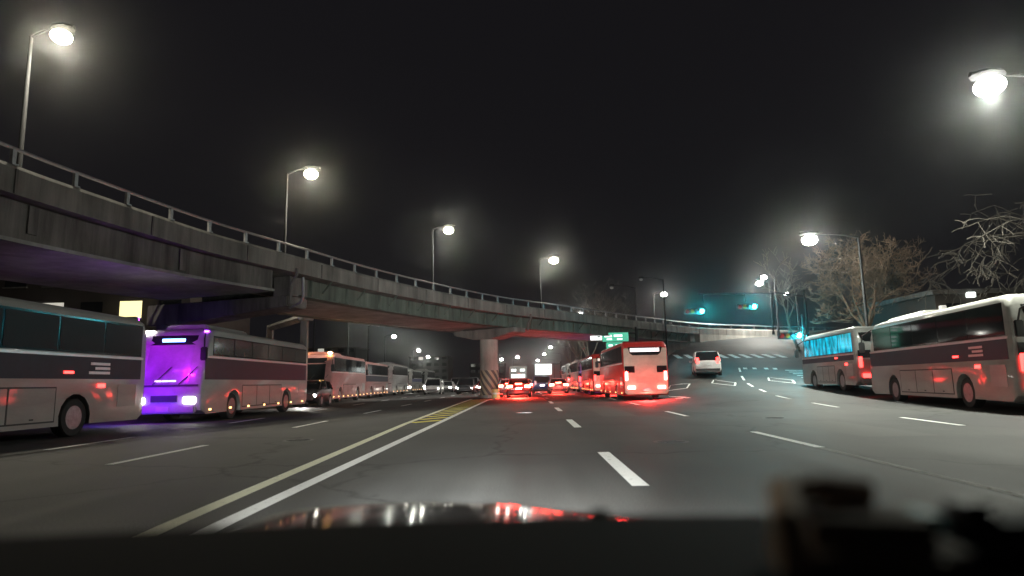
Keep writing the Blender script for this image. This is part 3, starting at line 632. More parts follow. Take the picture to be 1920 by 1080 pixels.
# --- oncoming side, nearest first
b = bus('white bus with navy side stripe, nearest on the oncoming side, cut by the photo edge', (-12.85, 13.6, 0), DN + R(0.6), 11.6, paint=M_BWHITE, stripe=M_NAVY, n_win=6, side_red=True, group=GB, pod=False, glass=mat('dull_tinted_glass', (0.014, 0.014, 0.015), 0.35, spec=0.06, var=0.3, scale=2))
lb_ = box('beacon_bar', (-5.72, 0, 3.3), (0.2, 1.8, 0.14), M_BLACK, b, 0.03)
for u in (-0.7, -0.25, 0.25, 0.7): box('beacon_lens', (-0.11, u, 0), (0.03, 0.36, 0.11), E_VIOLET, lb_)
lb2 = box('beacon_bar', (-5.9, 0, 1.9), (0.1, 1.5, 0.14), M_BLACK, b, 0.03)
for u in (-0.55, 0, 0.55): box('beacon_lens', (-0.06, u, 0), (0.03, 0.4, 0.11), E_VIOLET, lb2)
lamp_light('beacon_glow', (-5.95, 0.3, 2.9), 620, (0.55, 0.008, 0.95), 0.1, b, R(84), (0, R(62), 0)); lamp_light('beacon_glow', (-5.95, -0.7, 1.0), 420, (0.10, 0.008, 1.0), 0.1, b, R(110), (0, R(78), 0))
M_PALESCREEN = mat('pale_screen', (0.3, 0.3, 0.32), 0.25, coat=0.8, var=0.5, scale=1.2)  # windscreen made pale so the violet light shows on it
bus('white bus whose front glows violet, with roof unit and amber marker lamps', (-12.55, 27.4, 0), DN + R(1.0), 11.2, paint=M_BWHITE, stripe=M_NAVY, glass=M_GLASS_PALEREFL, n_win=6, head=True, markers=7, screen=M_PALESCREEN, sign=E_BLUE, group=GB, tail=1, wz=(2.3, 3.0))
bus('coach with rose light painted into its body and amber roof beacon behind the small black car', (-14.5, 47.6, 0), DN + R(2.0), 10.6, paint=M_BROSEGLOW, glass=M_GLASS, n_win=6, markers=8, roof_lamp=E_AMBERB, group=GB, tail=1)
bus('second coach with painted rose light, behind the one with the amber beacon', (-15.4, 60.2, 0), DN + R(2.0), 10.8, H=3.2, paint=M_BROSEGLOW, stripe=M_NAVY, n_win=5, head=True, markers=7, group=GB, pod=False, tail=1)
bus('white fronted coach just beyond the two rose tinted coaches', (-16.1, 74.5, 0), DN + R(2.0), 11, H=3.45, paint=M_BSILVER, n_win=7, head=False, group=GB, sign=E_SIGN, markers=5, tail=1)
bus('small white fronted coach, fifth in the oncoming queue', (-16.6, 88.5, 0), DN + R(2.0), 10, H=3.05, paint=M_BWHITE, stripe=M_BLUE, n_win=5, head=True, group=GB, sign=E_SIGN, markers=5)
bus('farthest white coach of the oncoming queue', (-17.0, 104, 0), DN + R(2.0), 11, paint=M_BWHITE, n_win=6, head=True, group=GB, sign=E_SIGN)
# --- coaches ahead in our direction
GR = 'coaches lined up ahead on the right lane'
bus('cream coach with red light painted into its sides and glowing brake lights, largest rear ahead of us', (6.5, 42.1, 0), UP, 12, paint=M_BREDGLOW, rear_paint=M_BCREAM, tail=2, rear_lit=emit('rear_display_lit', (1, 0.8, 0.8), 1.6), group=GR, n_win=6, markers=5)
bus('coach with red light painted into its sides and a brightly lit white rear, just beyond the largest one', (6.35, 57.5, 0), UP, 11.5, paint=M_BREDGLOW, rear_paint=M_BCREAM, tail=1.8, rear_lit=True, group=GR, n_win=6, markers=8)
bv = bus('dark coach with violet lit rear, third in the right lane', (6.2, 71.5, 0), UP + R(0.5), 11, paint=M_BSILVER, tail=1, group=GR, n_win=6, markers=8)
lamp_light('rear_beacon_glow', (-6.2, 0, 1.6), 90, (0.4, 0.08, 1.0), 0.1, bv); box('beacon_lens', (-5.56, 0, 1.5), (0.06, 0.5, 0.1), E_VIOLET, bv)
bus('farthest coach in the right lane before the white board', (5.9, 86, 0), UP + R(0.5), 11, paint=M_BWHITE, tail=1, group=GR, n_win=6, markers=8)
# --- parked at the right kerb
GK = 'buses parked along the right kerb'
def kerb_bus(xn, yn, L, head_deg, **kw):
    """xn, yn: near rear corner on the road side"""
    a = UP - R(head_deg); c, s = math.cos(a), math.sin(a)
    x = xn + c * L / 2 + s * 1.25; y = yn + s * L / 2 - c * 1.25
    return x, y, a
x, y, a = kerb_bus(13.35, 18.0, 11.3, 9.3)
bus('long beige bus with dark windows parked at the right kerb', (x, y, hz(x, y) + 0.02), a, 11.3, paint=M_BBEIGE, stripe=M_NAVY, n_win=5, group=GK, tail=1, side_red=True)
x, y, a = kerb_bus(15.15, 30.3, 8.6, 6.5)
mb = bus('short minibus with teal signal light painted into its windows at the right kerb', (x, y, hz(x, y) + 0.03), a, 8.4, 2.3, 3.05, paint=M_BWHITE, stripe=M_NAVY, n_win=4, wz=(1.95, 3.02), group=GK, glass=E_TEALREFL, tail=1, pod=False, side_red=True, name='minibus')
x, y, a = kerb_bus(12.3, 8.2, 9.4, 7.0)
bus('white bus with blue stripe behind the long beige bus, cut by the photo edge', (x, y, 0), a, 9.2, paint=M_BWHITE, stripe=M_BLUE, n_win=5, group=GK, head=False)

for o_ in [o for o in C.objects if o.get('label', '').startswith(('white bus with navy', 'long beige bus'))]:
    for sy in (-1, 1):
        for dx_, w_, z_ in ((0, 0.8, 1.86), (-0.1, 0.62, 1.74), (0.02, 0.86, 1.62)):
            cbox('lettering', (-3.6 + dx_, sy * 1.262, z_), (w_, 0.008, 0.07), M_TRIM, o_)
for o_ in [o for o in C.objects if o.get('label', '').startswith('white bus whose front')]:
    cbox('roof_marker', (4.9, -1.02, 3.16), (0.16, 0.3, 0.09), E_HEAD, o_); cbox('roof_marker', (4.9, 1.02, 3.16), (0.16, 0.1, 0.06), E_VIOLET, o_)
    for k_ in range(3): cbox('screen_reflection', (5.58, -0.25 + 0.25 * k_, 1.42), (0.02, 0.22, 0.05), E_SIGN, o_)  # added glowing bars draw a white reflection low on the windscreen
# ------------------------------------------------------------------ cars
def car(label, loc, heading, kind='sedan', paint=None, head=False, tail=0, group=None, plate=False):
    paint = paint or M_BSILVER
    spec = dict(mini=(3.5, 1.6, 1.5), sedan=(4.7, 1.82, 1.45), suv=(4.6, 1.86, 1.72), van=(5.1, 1.92, 1.98))[kind]; L, Wd, H = spec
    t = thing('car', label, 'car', loc, heading, group); hw = Wd / 2
    xs = [-L / 2, -L / 2 + 0.08, -L / 2 + 0.6, -L / 4, 0, L / 4, L / 2 - 0.75, L / 2 - 0.2, L / 2]
    if kind == 'sedan': bz = [0.82, 0.92, 0.97, 0.93, 0.90, 0.90, 0.80, 0.68, 0.58]
    else: bz = [0.95, 1.02, 1.02, 1.0, 0.98, 0.98, 0.92, 0.82, 0.68]
    wf = [0.86, 0.93, 0.99, 1, 1, 1, 0.97, 0.9, 0.78]; bb = [0.42, 0.3, 0.22, 0.2, 0.2, 0.2, 0.22, 0.26, 0.36]
    rings = [[(x, -hw * w * 0.9, b_), (x, -hw * w, b_ + 0.18), (x, -hw * w, z - 0.2), (x, -hw * w * 0.94, z - 0.03), (x, -hw * w * 0.7, z), (x, 0, z + 0.02), (x, hw * w * 0.7, z), (x, hw * w * 0.94, z - 0.03), (x, hw * w, z - 0.2), (x, hw * w, b_ + 0.18), (x, hw * w * 0.9, b_)] for x, z, w, b_ in zip(xs, bz, wf, bb)]
    MB().loft(rings).build('body', paint, t, smooth=True)
    if kind == 'sedan': gx_ = [(-L / 2 + 0.5, .95, .95, .90), (-L / 2 + 1.25, H - .06, .93, .72), (0, H, .92, .74), (0.45, H - .04, .92, .73), (L / 4 + 0.15, .90, .93, .88)]
    else: gx_ = [(-L / 2 + 0.12, 1.0, .93, .9), (-L / 2 + 0.5, H - .08, .93, .78), (-0.2, H, .94, .8), (0.55, H - .06, .93, .78), (L / 4 + 0.25, .98, .93, .9)]
    base = 0.9 if kind == 'sedan' else 0.98
    gl = MB().loft([[(x, -hw * wb, base - 0.04), (x, -hw * wt, z - 0.03), (x, -hw * wt * 0.8, z), (x, hw * wt * 0.8, z), (x, hw * wt, z - 0.03), (x, hw * wb, base - 0.04)] for x, z, wb, wt in gx_])
    gl.build('cabin_glass', M_GLASS, t, smooth=True)
    a_, b_ = gx_[1], gx_[3]
    MB().loft([[(x, -hw * wt - .012, z - 0.06), (x, -hw * wt * 0.85, z + 0.015), (x, hw * wt * 0.85, z + 0.015), (x, hw * wt + .012, z - 0.06)] for x, z, wb, wt in (gx_[1], gx_[2], gx_[3])]).build('roof', paint, t, smooth=True)
    for sy in (-1, 1):
        for xa, za, xb, zb in ((gx_[0][0], base, gx_[1][0], gx_[1][1]), (gx_[4][0], base, gx_[3][0], gx_[3][1]), (gx_[2][0] - 0.1, base, gx_[2][0] - 0.1, gx_[2][1])):
            MB().tube([(xa, sy * hw * 0.925, za), (xb, sy * hw * (0.74 if kind == 'sedan' else 0.79), zb - 0.03)], 0.035, 6).build('pillar', paint, t)
        for x in (-L / 2 + 0.85, L / 2 - 0.9): wheel(t, x, sy * (hw - 0.1), 0.33, 0.22, sy)
        MB().box((0, 0, 0), (0.14, 0.2, 0.13)).build('mirror', paint, t, bevel=0.03, loc=(L / 4 - 0.05, sy * (hw + 0.08), base + 0.06))
        MB().box((0, 0, 0), (0.1, 0.34, 0.15)).build('headlight', E_HEAD if head else M_CLEARLENS, t, bevel=0.03, loc=(L / 2 - 0.06, sy * hw * 0.66, 0.62))
        tz = 0.82 if kind == 'sedan' else 1.02
        MB().box((0, 0, 0), (0.08, 0.42 if kind == 'sedan' else 0.2, 0.2 if kind == 'sedan' else 0.42)).build('tail_light', (E_BRAKEC if tail > 1 else E_TAIL) if tail else M_REDLENS, t, bevel=0.02, loc=(-L / 2 + 0.03, sy * hw * 0.72, tz))
    MB().box((0, 0, 0), (0.12, Wd * 0.86, 0.2)).build('rear_bumper', M_BLACK, t, bevel=0.04, loc=(-L / 2 + 0.03, 0, 0.42))
    MB().box((0, 0, 0), (0.1, Wd * 0.6, 0.2)).build('grille', M_BLACK, t, bevel=0.03, loc=(L / 2 - 0.03, 0, 0.48))
    MB().box((0, 0, 0), (0.02, 0.46, 0.16)).build('number_plate', E_PLATE if plate else M_CLEARLENS, t, loc=(-L / 2 - 0.035, 0, 0.68 if kind == 'sedan' else 0.78))
    if tail > 1: MB().box((0, 0, 0), (0.04, 0.5, 0.05)).build('high_brake_light', E_BRAKEC, t, loc=(-L / 2 + 0.62, 0, 1.03 if kind == 'sedan' else 1.5))
    if tail > 1: lamp_light('brake_glow', (-L / 2 - 0.3, 0, 0.85), 5000 * (tail - 1), (1, 0.04, 0.025), 0.2, t, R(132), (0, R(26), 0))
    if head == 'beam': lamp_light('headlight_beam', (L / 2 + 0.2, 0, 0.62), 450, (1, .95, .85), 0.08, t, R(100), (0, R(-82), 0))
    return t
P_BLACKC = bodypaint('car_black_paint', (0.02, 0.02, 0.022)); P_WHITEC = bodypaint('car_white_paint', (0.6, 0.58, 0.58)); P_REDC = bodypaint('car_red_paint', (0.32, 0.03, 0.03)); P_BLUEC = bodypaint('car_blue_paint', (0.05, 0.06, 0.2)); P_SILV = bodypaint('car_silver_paint', (0.4, 0.4, 0.41)); P_ORANGE = bodypaint('taxi_orange_paint', (0.5, 0.16, 0.03))
car('white hatchback climbing the side road, rear view', (12.7, 46.6, hz(12.7, 46.6) + 0.02), UP - R(12), 'suv', P_WHITEC, tail=1).rotation_euler.x = 0
car('small black car with headlights on in front of the rose tinted coach', (-12.75, 37.8, 0), DN + R(2), 'mini', P_BLACKC, head='beam')
GJ = 'cars in the jam ahead'
car('red car braking directly ahead of us beside the round pier', (-0.8, 50.5, 0), UP, 'sedan', P_REDC, tail=2.6, group=GJ)
car('silver car braking half hidden by the round pier', (-1.9, 59.5, 0), UP + R(1), 'sedan', P_SILV, tail=2, group=GJ)
car('blue car with lit number plate right of the braking red car', (1.25, 66, 0), UP + R(1), 'suv', P_BLUEC, tail=0, group=GJ, plate=True)
car('white car braking beside the violet lit coach', (2.75, 62.5, 0), UP, 'sedan', P_WHITEC, tail=2, group=GJ)
car('red car braking beyond the blue car', (2.9, 75, 0), UP, 'sedan', P_REDC, tail=2, group=GJ)
car('orange taxi braking far ahead in the middle lane', (-0.5, 74, 0), UP + R(1), 'sedan', P_ORANGE, tail=2, group=GJ)
car('black car far ahead at the end of the visible jam', (1.6, 90, 0), UP + R(1), 'sedan', P_BLACKC, tail=2, group=GJ)
car('silver car far ahead under the white board', (-2.0, 92, 0), UP + R(1), 'sedan', P_SILV, tail=2, group=GJ)
GO = 'cars coming towards us'
for x, y, kd, p, lb in ((-10.6, 72, 'suv', P_WHITEC, 'nearest oncoming car with headlights on, beyond the rose tinted coaches'), (-8.3, 82, 'sedan', P_SILV, 'silver oncoming car with headlights on, middle lane'),
        (-10.9, 86, 'sedan', P_WHITEC, 'white oncoming car with headlights on behind the nearest one'), (-8.4, 96, 'van', P_SILV, 'oncoming van with headlights on'), (-6.8, 70, 'suv', P_BLACKC, 'dark oncoming car with headlights on left of the pier'),
        (-6.6, 92, 'sedan', P_BLACKC, 'dark oncoming car farther left of the pier'), (-11.2, 100, 'van', P_WHITEC, 'white oncoming van at the end of the queue'), (-5.4, 80, 'sedan', P_REDC, 'red oncoming car right beside the pier foot')):
    car(lb, (x, y, 0), DN + R(1), kd, p, head=True, group=GO)
# box truck with lit rear panel far ahead
tr = thing('box_truck', 'white box truck with lit rear panels beyond the braking cars', 'truck', (-1.35, 84, 0), UP)
box('cargo_box', (-0.6, 0, 2.0), (5.2, 2.2, 2.3), M_BWHITE, tr, 0.04); box('cab', (2.9, 0, 1.35), (1.6, 2.0, 1.9), M_BWHITE, tr, 0.12); box('windscreen', (3.68, 0, 1.7), (0.06, 1.8, 0.8), M_GLASS, tr)
box('chassis', (0, 0, 0.6), (6.6, 0.9, 0.25), M_BLACK, tr)
for x in (-2.0, 2.6):
    for sy in (-1, 1): wheel(tr, x, sy * 0.9, 0.4, 0.26, sy)
box('rear_panel', (-3.22, 0, 1.75), (0.04, 1.7, 0.75), E_SIGN, tr)
for sy in (-1, 1): box('warning_panel', (-3.22, sy * 0.55, 2.62), (0.04, 0.6, 0.3), E_SIGN, tr); box('tail_light', (-3.22, sy * 0.9, 0.85), (0.05, 0.3, 0.14), E_BRAKE, tr)

# ------------------------------------------------------------------ signals, signs, gantry
def signal_head(parent, x, y, z):
    hd = box('signal_head', (x, y, z), (1.75, 0.26, 0.5), M_BLACK, parent, 0.04)
    for k, m in enumerate((M_REDLENS, mat('amber_lens', (0.3, 0.14, 0.02), 0.2), None, E_TEAL)):
        if k == 2:
            m = MATS['black_plastic']
        l_ = MB().loft([[(math.cos(a) * r, yy, math.sin(a) * r) for a in [2 * math.pi * j / 20 for j in range(20)]] for r, yy in ((0.19, 0), (0.18, -0.03), (0.06, -0.06))]).build('signal_lens', m, hd, smooth=True, loc=(-0.63 + 0.42 * k, -0.132, 0))
        v_ = MB().sheet([[(math.cos(a) * 0.2, yy, math.sin(a) * 0.2) for a in [R(-10) + R(200) * j / 12 for j in range(13)]] for yy in (0, -0.2)]).build('visor', M_BLACK, hd, loc=(-0.63 + 0.42 * k, -0.132, 0))
    lamp_light('signal_glow', (x + 0.63, y - 0.5, z), 420, (0.02, 0.8, 1.0), 0.1, parent)
sg = thing('traffic_signal', 'mast arm traffic signal with two green heads over the side road', 'traffic signal', (24.6, 57.0, hz(24.6, 57.0)))
z0 = hz(24.6, 57.0)
MB().tube([(0, 0, -0.1), (0, 0, 6.2)], [0.13, 0.1], 10).build('pole', M_POLE, sg, smooth=True)
MB().tube([(0, 0, 5.6), (-2, 0.1, 5.95), (-9.2, 0.4, 6.1)], [0.09, 0.08, 0.05], 8).build('mast_arm', M_POLE, sg, smooth=True)
signal_head(sg, 15.6 - 24.6 - 0.75, 0.1, 7.05 - z0); signal_head(sg, 19.45 - 24.6, 0.0, 7.35 - z0)
for xx in (-8.9, -5.15): MB().tube([(xx, 0.35, 6.12), (xx, 0.15, 5.3)], 0.03, 6).build('hanger', M_POLE, sg)
zp = hz(20.4, 48.0)
sp_ = thing('traffic_signal', 'green signal on a short pole beside the minibus', 'traffic signal', (20.4, 48.0, zp))
MB().tube([(0, 0, -0.1), (0, 0, 4.2)], [0.09, 0.07], 10).build('pole', M_POLE, sp_, smooth=True); signal_head(sp_, -1.0, 0, 4.15 - zp); MB().tube([(0, 0, 3.4), (-0.9, 0, 3.35)], 0.04, 6).build('bracket', M_POLE, sp_)
box('control_box', (0.05, -0.2, 1.3), (0.4, 0.3, 0.7), M_POLE, sp_, 0.03)
# direction sign
ds = thing('direction_sign', 'green and white lit direction sign above the cream coach roof', 'road sign', (10.4, 62.0, 0))
MB().tube([(0, 0, 0), (0, 0, 6.2)], [0.13, 0.1], 10).build('post', M_POLE, ds, smooth=True); MB().tube([(0, 0, 5.6), (-4.2, 0, 5.6)], 0.08, 8).build('arm', M_POLE, ds, smooth=True)
pg_ = box('sign_panel', (-2.0, -0.14, 5.25), (2.5, 0.06, 0.85), E_GSIGN, ds, 0.02); pw_ = box('sign_panel', (-3.85, -0.14, 5.3), (1.1, 0.06, 0.62), E_SIGN, ds, 0.02); p3 = box('sign_panel', (-2.1, -0.14, 4.15), (1.6, 0.06, 1.2), E_GSIGN, ds, 0.02)
for dx, dz, w_, h_ in ((-0.7, 0.1, 0.7, 0.2), (0.25, 0.12, 0.8, 0.2), (-0.6, -0.2, 0.5, 0.14), (0.4, -0.2, 0.5, 0.14)): box('lettering', (dx, -0.034, dz), (w_, 0.006, h_), E_SIGN, pg_)
for dx, dz, w_, h_ in ((-0.4, 0.3, 0.4, 0.16), (0.3, 0.3, 0.5, 0.16), (-0.35, -0.05, 0.4, 0.16), (0.3, -0.05, 0.5, 0.16), (0, -0.38, 0.9, 0.12)): box('lettering', (dx, -0.034, dz), (w_, 0.006, h_), E_SIGN, p3)
box('lettering', (0.25, -0.034, 0), (0.3, 0.006, 0.12), M_BLACK, pw_)
# white board with dark figures
wb = thing('message_board', 'white lit board with dark figures over the jammed lanes', 'road sign', (6.9, 140, 0))
MB().tube([(0, 0, 0), (0, 0, 5.4)], 0.14, 8).build('post', M_POLE, wb); MB().tube([(0, 0, 4.9), (-5.6, 0, 4.9)], 0.1, 8).build('arm', M_POLE, wb)
wp = box('board', (-3.75, -0.2, 3.75), (3.6, 0.12, 2.3), E_SIGN, wb, 0.02)
box('lettering', (-0.6, -0.065, 0.1), (1.0, 0.006, 0.08), M_BLACK, wp)
for r_ in range(3):
    for c_ in range(2): box('lettering', (0.55 + 0.62 * c_, -0.065, 0.2 - 0.4 * r_), (0.38, 0.006, 0.22), M_BLACK, wp)
# portal frame behind the buses on the left
pf = thing('steel_portal', 'pale steel portal frame under the flyover behind the violet fronted bus', 'gantry')
for nm, (px_, py_) in (('leg', (-14.3, 40.6)), ('leg', (-19.3, 47.4))): MB().box((px_, py_, 2.85), (0.4, 0.4, 5.7)).build(nm, M_CONC, pf, bevel=0.03)
MB().tube([(-14.3, 40.6, 5.55), (-19.3, 47.4, 5.55)], 0.26, 4).build('beam', M_CONC, pf); MB().box((-14.15, 40.4, 5.6), (0.7, 0.7, 0.6), 0.9).build('end_box', M_CONC_L, pf, bevel=0.04)
# low barrier wall far left of the pier
bw = tag(MB().loft([[(-13.5 + 10.0 * u, 112 - 3 * u, 0) if False else (x_, y_, z_) for x_, y_, z_ in ((xx, yy - 0.3, 0), (xx, yy - 0.12, 1.15), (xx, yy + 0.12, 1.15), (xx, yy + 0.3, 0))] for u, xx, yy in ((0, -19, 118), (1, -4.5, 112))]).build('barrier_wall', M_CONC), 'long low concrete barrier wall left of the round pier, far back', 'barrier')

# ------------------------------------------------------------------ buildings
M_BRICK = mat('dark_render', (0.055, 0.045, 0.04), 0.9, var=0.4, scale=1.0, bump=0.2)
M_BLOCK = mat('apartment_render', (0.05, 0.05, 0.054), 0.9, var=0.3, scale=0.4)
M_DARKWIN = mat('dark_window', (0.01, 0.012, 0.015), 0.1, var=0.4)
def block(label, x0, x1, y, d, h, cols, floors, lit, m, zb=0.0, winmat=None, z_first=2.2, face=-1):
    t = thing('building', label, 'building', ((x0 + x1) / 2, y + d / 2, zb)); w = x1 - x0
    box('wall', (0, 0, h / 2), (w, d, h), m, t); box('roof', (0, 0, h + 0.15), (w + 0.4, d + 0.4, 0.3), M_CONC_D, t)
    cw, fh = w / cols, (h - z_first + 1) / floors
    for f in range(floors):
        for c in range(cols):
            mm = lit.get((c, f), M_DARKWIN)
            wo = cbox('window', (-w / 2 + cw * (c + 0.5), -d / 2 - 0.0, z_first + fh * (f + 0.4)), (min(1.6, cw * 0.6), 0.06, min(1.35, fh * 0.5)), mm, t)
            cbox('sill', (0, -0.06, -min(1.35, fh * 0.5) / 2 - 0.06), (min(1.6, cw * 0.6) + 0.2, 0.16, 0.08), M_CONC, wo)
    return t
block('dark low building with one bright yellow window, behind the nearest buses', -41.4, -24.2, 45, 10, 9.8, 6, 3, {(4, 1): E_WIN, (2, 1): E_WINW}, M_BRICK, z_first=3.4)
block('tall dark apartment block far behind the white coaches', -62, -46, 170, 14, 11, 6, 4, {(2, 3): E_WINW, (4, 1): E_WINW}, M_BLOCK)
block('second far dark apartment block left of the pier', -40, -27, 215, 14, 10, 5, 4, {(1, 3): E_WINW}, M_BLOCK)
block('third far dark apartment block close to the pier', -22, -9, 240, 14, 8, 5, 3, {(2, 2): E_WINW}, M_BLOCK)
zr = hz(30, 46)
shop = block('dark roadside building with small lit signs above the long beige bus', 26.5, 44, 42, 10, 5.0, 6, 1, {}, M_BRICK, zr)
box('sign_box', (-6.6, -5.25, 4.9), (0.5, 0.3, 0.35), E_SIGN, shop, 0.03); box('sign_box', (-5.9, -5.25, 4.0), (0.6, 0.3, 0.5), E_WIN, shop, 0.03); box('sign_box', (-8.45, -5.2, 4.0), (0.35, 0.3, 0.5), E_WINW, shop, 0.03)

# ------------------------------------------------------------------ bare winter trees
M_BARK = mat('bark', (0.27, 0.185, 0.13), 0.9, var=0.45, scale=5, bump=0.5, bscale=20, stretch=(1, 1, 0.3))
M_BARK_P = mat('pale_bark', (0.36, 0.33, 0.28), 0.85, var=0.5, scale=4, bump=0.3, bscale=20)
M_BARK_D = mat('dark_bark', (0.07, 0.06, 0.05), 0.9, var=0.45, scale=5, bump=0.5, bscale=20)
def bare_tree(label, loc, h, seed, m, lean=(0, 0), spread=0.55, droop=0.0, depth=5, knob=False, trunk_r=0.16, group='bare trees along the right side', fork=0.35):
    r = random.Random(seed); t = thing('bare_tree', label, 'tree', loc, 0, group); tw = MB(); br = MB()
    def grow(p, d, L, rad, lvl):
        n = 4; pts = [p]; rr = [rad]; q = p.copy(); dd = d.copy()
        for i in range(n):
            dd = (dd + Vector((r.gauss(0, .13), r.gauss(0, .13), r.gauss(0, .1) + 0.05 - droop * lvl * 0.09))).normalized()
            q = q + dd * L / n; pts.append(q.copy()); rr.append(max(0.015, rad * (1 - 0.42 * (i + 1) / n)))
        br.tube(pts, rr, 6 if lvl < 3 else 4, lvl < 2)
        if lvl >= depth: return
        kids = r.choice((3, 3, 4)) if lvl < 3 else r.choice((2, 3, 3))
        for k in range(kids):
            i = r.choice((2, 3, 4, 4)); base = pts[i]
            side = Vector((r.gauss(0, 1), r.gauss(0, 1), r.gauss(0.25 - droop, 0.5))).normalized()
            nd = (dd * (1 - spread) + side * spread).normalized()
            grow(base, nd, L * r.uniform(0.55, 0.82), rr[i] * r.uniform(0.5, 0.75), lvl + 1)
    top = Vector((lean[0], lean[1], h * fork))
    mid = top * 0.5 + Vector((r.uniform(-.1, .1), r.uniform(-.1, .1), 0))
    tw.tube([Vector((0, 0, -0.3)), Vector((0, 0, 0.2)), mid, top], [trunk_r * 1.35, trunk_r, trunk_r * 0.85, trunk_r * 0.75], 10)
    tw.build('trunk', m, t, smooth=True)
    for k in range(4):
        a = 2 * math.pi * k / 4 + r.uniform(-.5, .5)
        d = Vector((math.cos(a) * spread, math.sin(a) * spread, 1.0 - 0.2 * r.random())).normalized()
        grow(top - Vector((0, 0, 0.1)), d, h * 0.30 * r.uniform(0.8, 1.15), trunk_r * 0.55, 1)
    br.build('crown', m, t, smooth=True)
    return t
def tz(x, y): return hz(x, y)
bare_tree('large brown bare tree behind the minibus with teal light painted into its windows', (24.0, 46, tz(24.0, 46)), 9.0, 3, M_BARK, spread=0.62, depth=7, trunk_r=0.2)
bare_tree('second brown bare tree behind the large one', (27.6, 52, tz(27.6, 52)), 9.0, 5, M_BARK, spread=0.6, depth=6)
bare_tree('bare tree leaning by the green pole signal, lit by small lamps', (27.4, 66, tz(27.4, 66)), 8.6, 8, M_BARK_P, lean=(-0.8, 0), spread=0.5, depth=5)
bare_tree('near bare tree with drooping branches at the right edge', (21.4, 24.5, 0.1), 9.6, 14, M_BARK_D, lean=(-0.5, 0), spread=0.6, droop=0.35, depth=6, trunk_r=0.2, fork=0.42)
bare_tree('pale bare tree standing under the lamp left of the direction sign', (9.0, 96, 0), 12.5, 21, M_BARK_P, spread=0.5, depth=6, trunk_r=0.2)
bare_tree('pale pollarded tree left of the taller one, in front of the flyover end', (8.9, 112, 0), 12.5, 23, M_BARK_P, spread=0.4, depth=5, trunk_r=0.26)
bare_tree('dim bare tree farther along the coach lane', (9.2, 138, 0), 11.5, 25, M_BARK_P, spread=0.5, depth=5, trunk_r=0.2)
bare_tree('dim bare tree beside the flyover end behind the cream coach', (11.6, 92, 0), 14, 27, M_BARK_D, spread=0.5, depth=6)

# ------------------------------------------------------------------ the car the camera rides in
own = thing('camera_car', 'dark car we ride in: glossy bonnet and black dashboard along the bottom', 'car', (-0.16, 0, 0))
P_OWN = mat('own_bonnet_paint', (0.015, 0.015, 0.017), 0.16, coat=1.0, var=0.3, scale=8, bump=0.06, bscale=18, rvar=0.06)
M_DASH = mat('dashboard_plastic', (0.004, 0.0035, 0.004), 0.9, spec=0.1, var=0.3, scale=30, bump=0.15, bscale=260)
def hood_z(x, y):
    u = (x + 0.2) / (0.86 + 0.2 * (1 if x > 0 else -1)); x = x + 0.2
    return 0.805 + 0.10 * (1 - ((y - 0.9) / 1.3)) - 0.11 * abs(u) ** 2.4 - 0.10 * max(0, (y - 1.75) / 0.5) ** 2 + 0.012 * sstep(0.42, 0.30, abs(x)) - 0.018
rows = [[(x, y, hood_z(x, y)) for x in [-0.86 + 1.72 * i / 40 for i in range(41)]] for y in [0.92 + 1.42 * j / 26 for j in range(27)]]
MB().sheet(rows).build('bonnet', P_OWN, own, smooth=True)
box('front_end', (0, 2.28, 0.36), (1.7, 0.16, 0.44), P_OWN, own, 0.06)
for sx in (-1, 1):
    hl = box('headlight', (sx * 0.66, 2.36, 0.44), (0.34, 0.1, 0.13), E_HEAD, own, 0.03)
    lamp_light('headlight_beam', (sx * 0.66, 2.5, 0.44), 4200, (0.97, 1.0, 0.95), 0.06, own, R(64), (R(88), 0, R(-2 * sx)))
    lamp_light('headlight_beam', (sx * 0.6, 2.52, 0.46), 9500, (0.97, 1.0, 0.96), 0.05, own, R(38), (R(92.5), 0, R(4))).data.spot_blend = 1.0
    box('washer_nozzle', (sx * 0.5, 1.02, hood_z(sx * 0.5, 1.02) + 0.012), (0.05, 0.05, 0.024), M_BLACK, own, 0.008)
drows = []
for j in range(16):
    y = 0.28 + 0.56 * j / 15
    drows.append([(x, y, 1.002 - 0.02 * abs(x / 0.8) ** 2 - 0.05 * max(0, (y - 0.72) / 0.12) ** 2 + 0.006 * math.sin(x * 3)) for x in [-0.8 + 1.6 * i / 30 for i in range(31)]])
drows.append([(p[0], 0.85, 0.60) for p in drows[-1]])
MB().sheet(drows).build('dashboard', M_DASH, own, smooth=True)
MB().tube([(-0.62, 0.95, 0.868), (-0.2, 0.97, 0.872), (0.36, 1.0, 0.868)], 0.010, 6).build('wiper', M_BLACK, own)
for sx_ in (0.235,):
    MB().loft([[(sx_ + math.cos(a) * r * 1.3, 0.745 + math.sin(a) * r, z) for a in [2 * math.pi * k / 14 for k in range(14)]] for r, z in ((0.012, 0.985), (0.011, 1.0), (0.006, 1.008))]).build('sun_sensor', M_BLACK, own, smooth=True)
MB().loft([[(0.53 + math.cos(a) * r * 1.3, 1.0 + math.sin(a) * r, z) for a in [2 * math.pi * k / 14 for k in range(14)]] for r, z in ((0.036, 0.85), (0.034, 0.89), (0.018, 0.912))]).build('wiper_pivot', M_BLACK, own, smooth=True)
MB().sheet([[(x, y, 1.47 - 0.05 * abs(x / 0.7) ** 3 - 0.05 * max(0, y / 0.2) ** 2) for x in [-0.72 + 1.44 * i / 16 for i in range(17)]] for y in (-1.9, -1.2, -0.6, -0.15, 0.05, 0.2)]).build('roof', P_OWN, own, smooth=True)
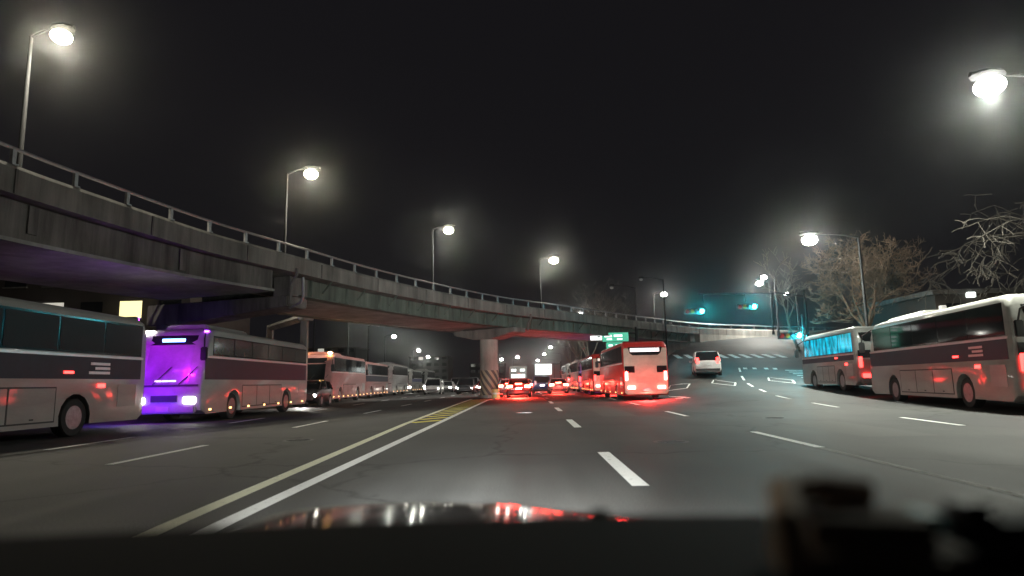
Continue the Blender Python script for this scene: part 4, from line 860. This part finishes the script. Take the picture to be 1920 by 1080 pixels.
for sx in (-1, 1):
    box('door', (sx * 0.86, -0.25, 0.62), (0.08, 2.2, 0.72), P_OWN, own, 0.03)
    MB().tube([(sx * 0.86, 0.72, 0.92), (sx * 0.70, 0.2, 1.42)], 0.035, 8).build('windscreen_pillar', P_OWN, own)
    MB().tube([(sx * 0.84, -1.3, 0.95), (sx * 0.70, -1.5, 1.42)], 0.06, 8).build('rear_pillar', P_OWN, own)
    for yy in (1.75, -1.1): o_ = wheel(own, sx * 0.78, yy, 0.33, 0.22, sx); o_.rotation_euler.z = math.pi / 2 * sx
box('rear_shelf', (0, -1.9, 0.75), (1.6, 0.5, 0.5), P_OWN, own, 0.05)
# things lying on the dashboard
pb = thing('pouch', 'blurred tan edged dark pouch lying on the dashboard', 'pouch', (0.242, 0.50, 0.99), R(-10))
MB().box((0, 0, 0.03), (0.13, 0.11, 0.06), 0, 0.9).build('pouch_body', mat('pouch_fabric', (0.2, 0.16, 0.12), 0.9, bump=0.3), pb, bevel=0.02, smooth=True)
MB().tube([(-0.056, -0.04, 0.03), (-0.058, -0.045, 0.062), (-0.052, 0.0, 0.074), (-0.02, 0.035, 0.072), (0.02, 0.04, 0.066)], 0.012, 8).build('tan_edge', mat('tan_leather', (0.7, 0.52, 0.34), 0.7), pb, smooth=True)
pc = thing('soft_case', 'blurred long dark case with a teal tab on the dashboard', 'case', (0.43, 0.58, 0.985), R(3))
MB().box((0, 0, 0.022), (0.24, 0.09, 0.042), 0, 0.92).build('case_body', mat('case_fabric', (0.03, 0.03, 0.032), 0.8, bump=0.2), pc, bevel=0.018, smooth=True)
MB().box((-0.105, 0.0, 0.04), (0.035, 0.05, 0.02)).build('teal_tab', mat('teal_plastic', (0.06, 0.45, 0.47), 0.5), pc, bevel=0.006)
MB().box((-0.06, 0.0, 0.047), (0.04, 0.04, 0.02)).build('clasp', M_BLACK, pc, bevel=0.008)

# ------------------------------------------------------------------ haze added for halos like lens bloom
hb = MB().box((0, 250, 16), (1100, 900, 40)).build('added_haze', None)
hm = bpy.data.materials.new('halo_haze'); hm.use_nodes = True; hn = hm.node_tree.nodes; hn.remove(hn['Principled BSDF'])
pv = hn.new('ShaderNodeVolumePrincipled'); pv.inputs['Color'].default_value = (0.9, 0.92, 0.95, 1); pv.inputs['Density'].default_value = 0.0008; pv.inputs['Anisotropy'].default_value = 0.975
hm.node_tree.links.new(pv.outputs[0], hn['Material Output'].inputs['Volume'])
hb.data.materials.append(hm); struct(hb, 'stuff'); hb['label'] = 'thin haze added to give the lamps halos'
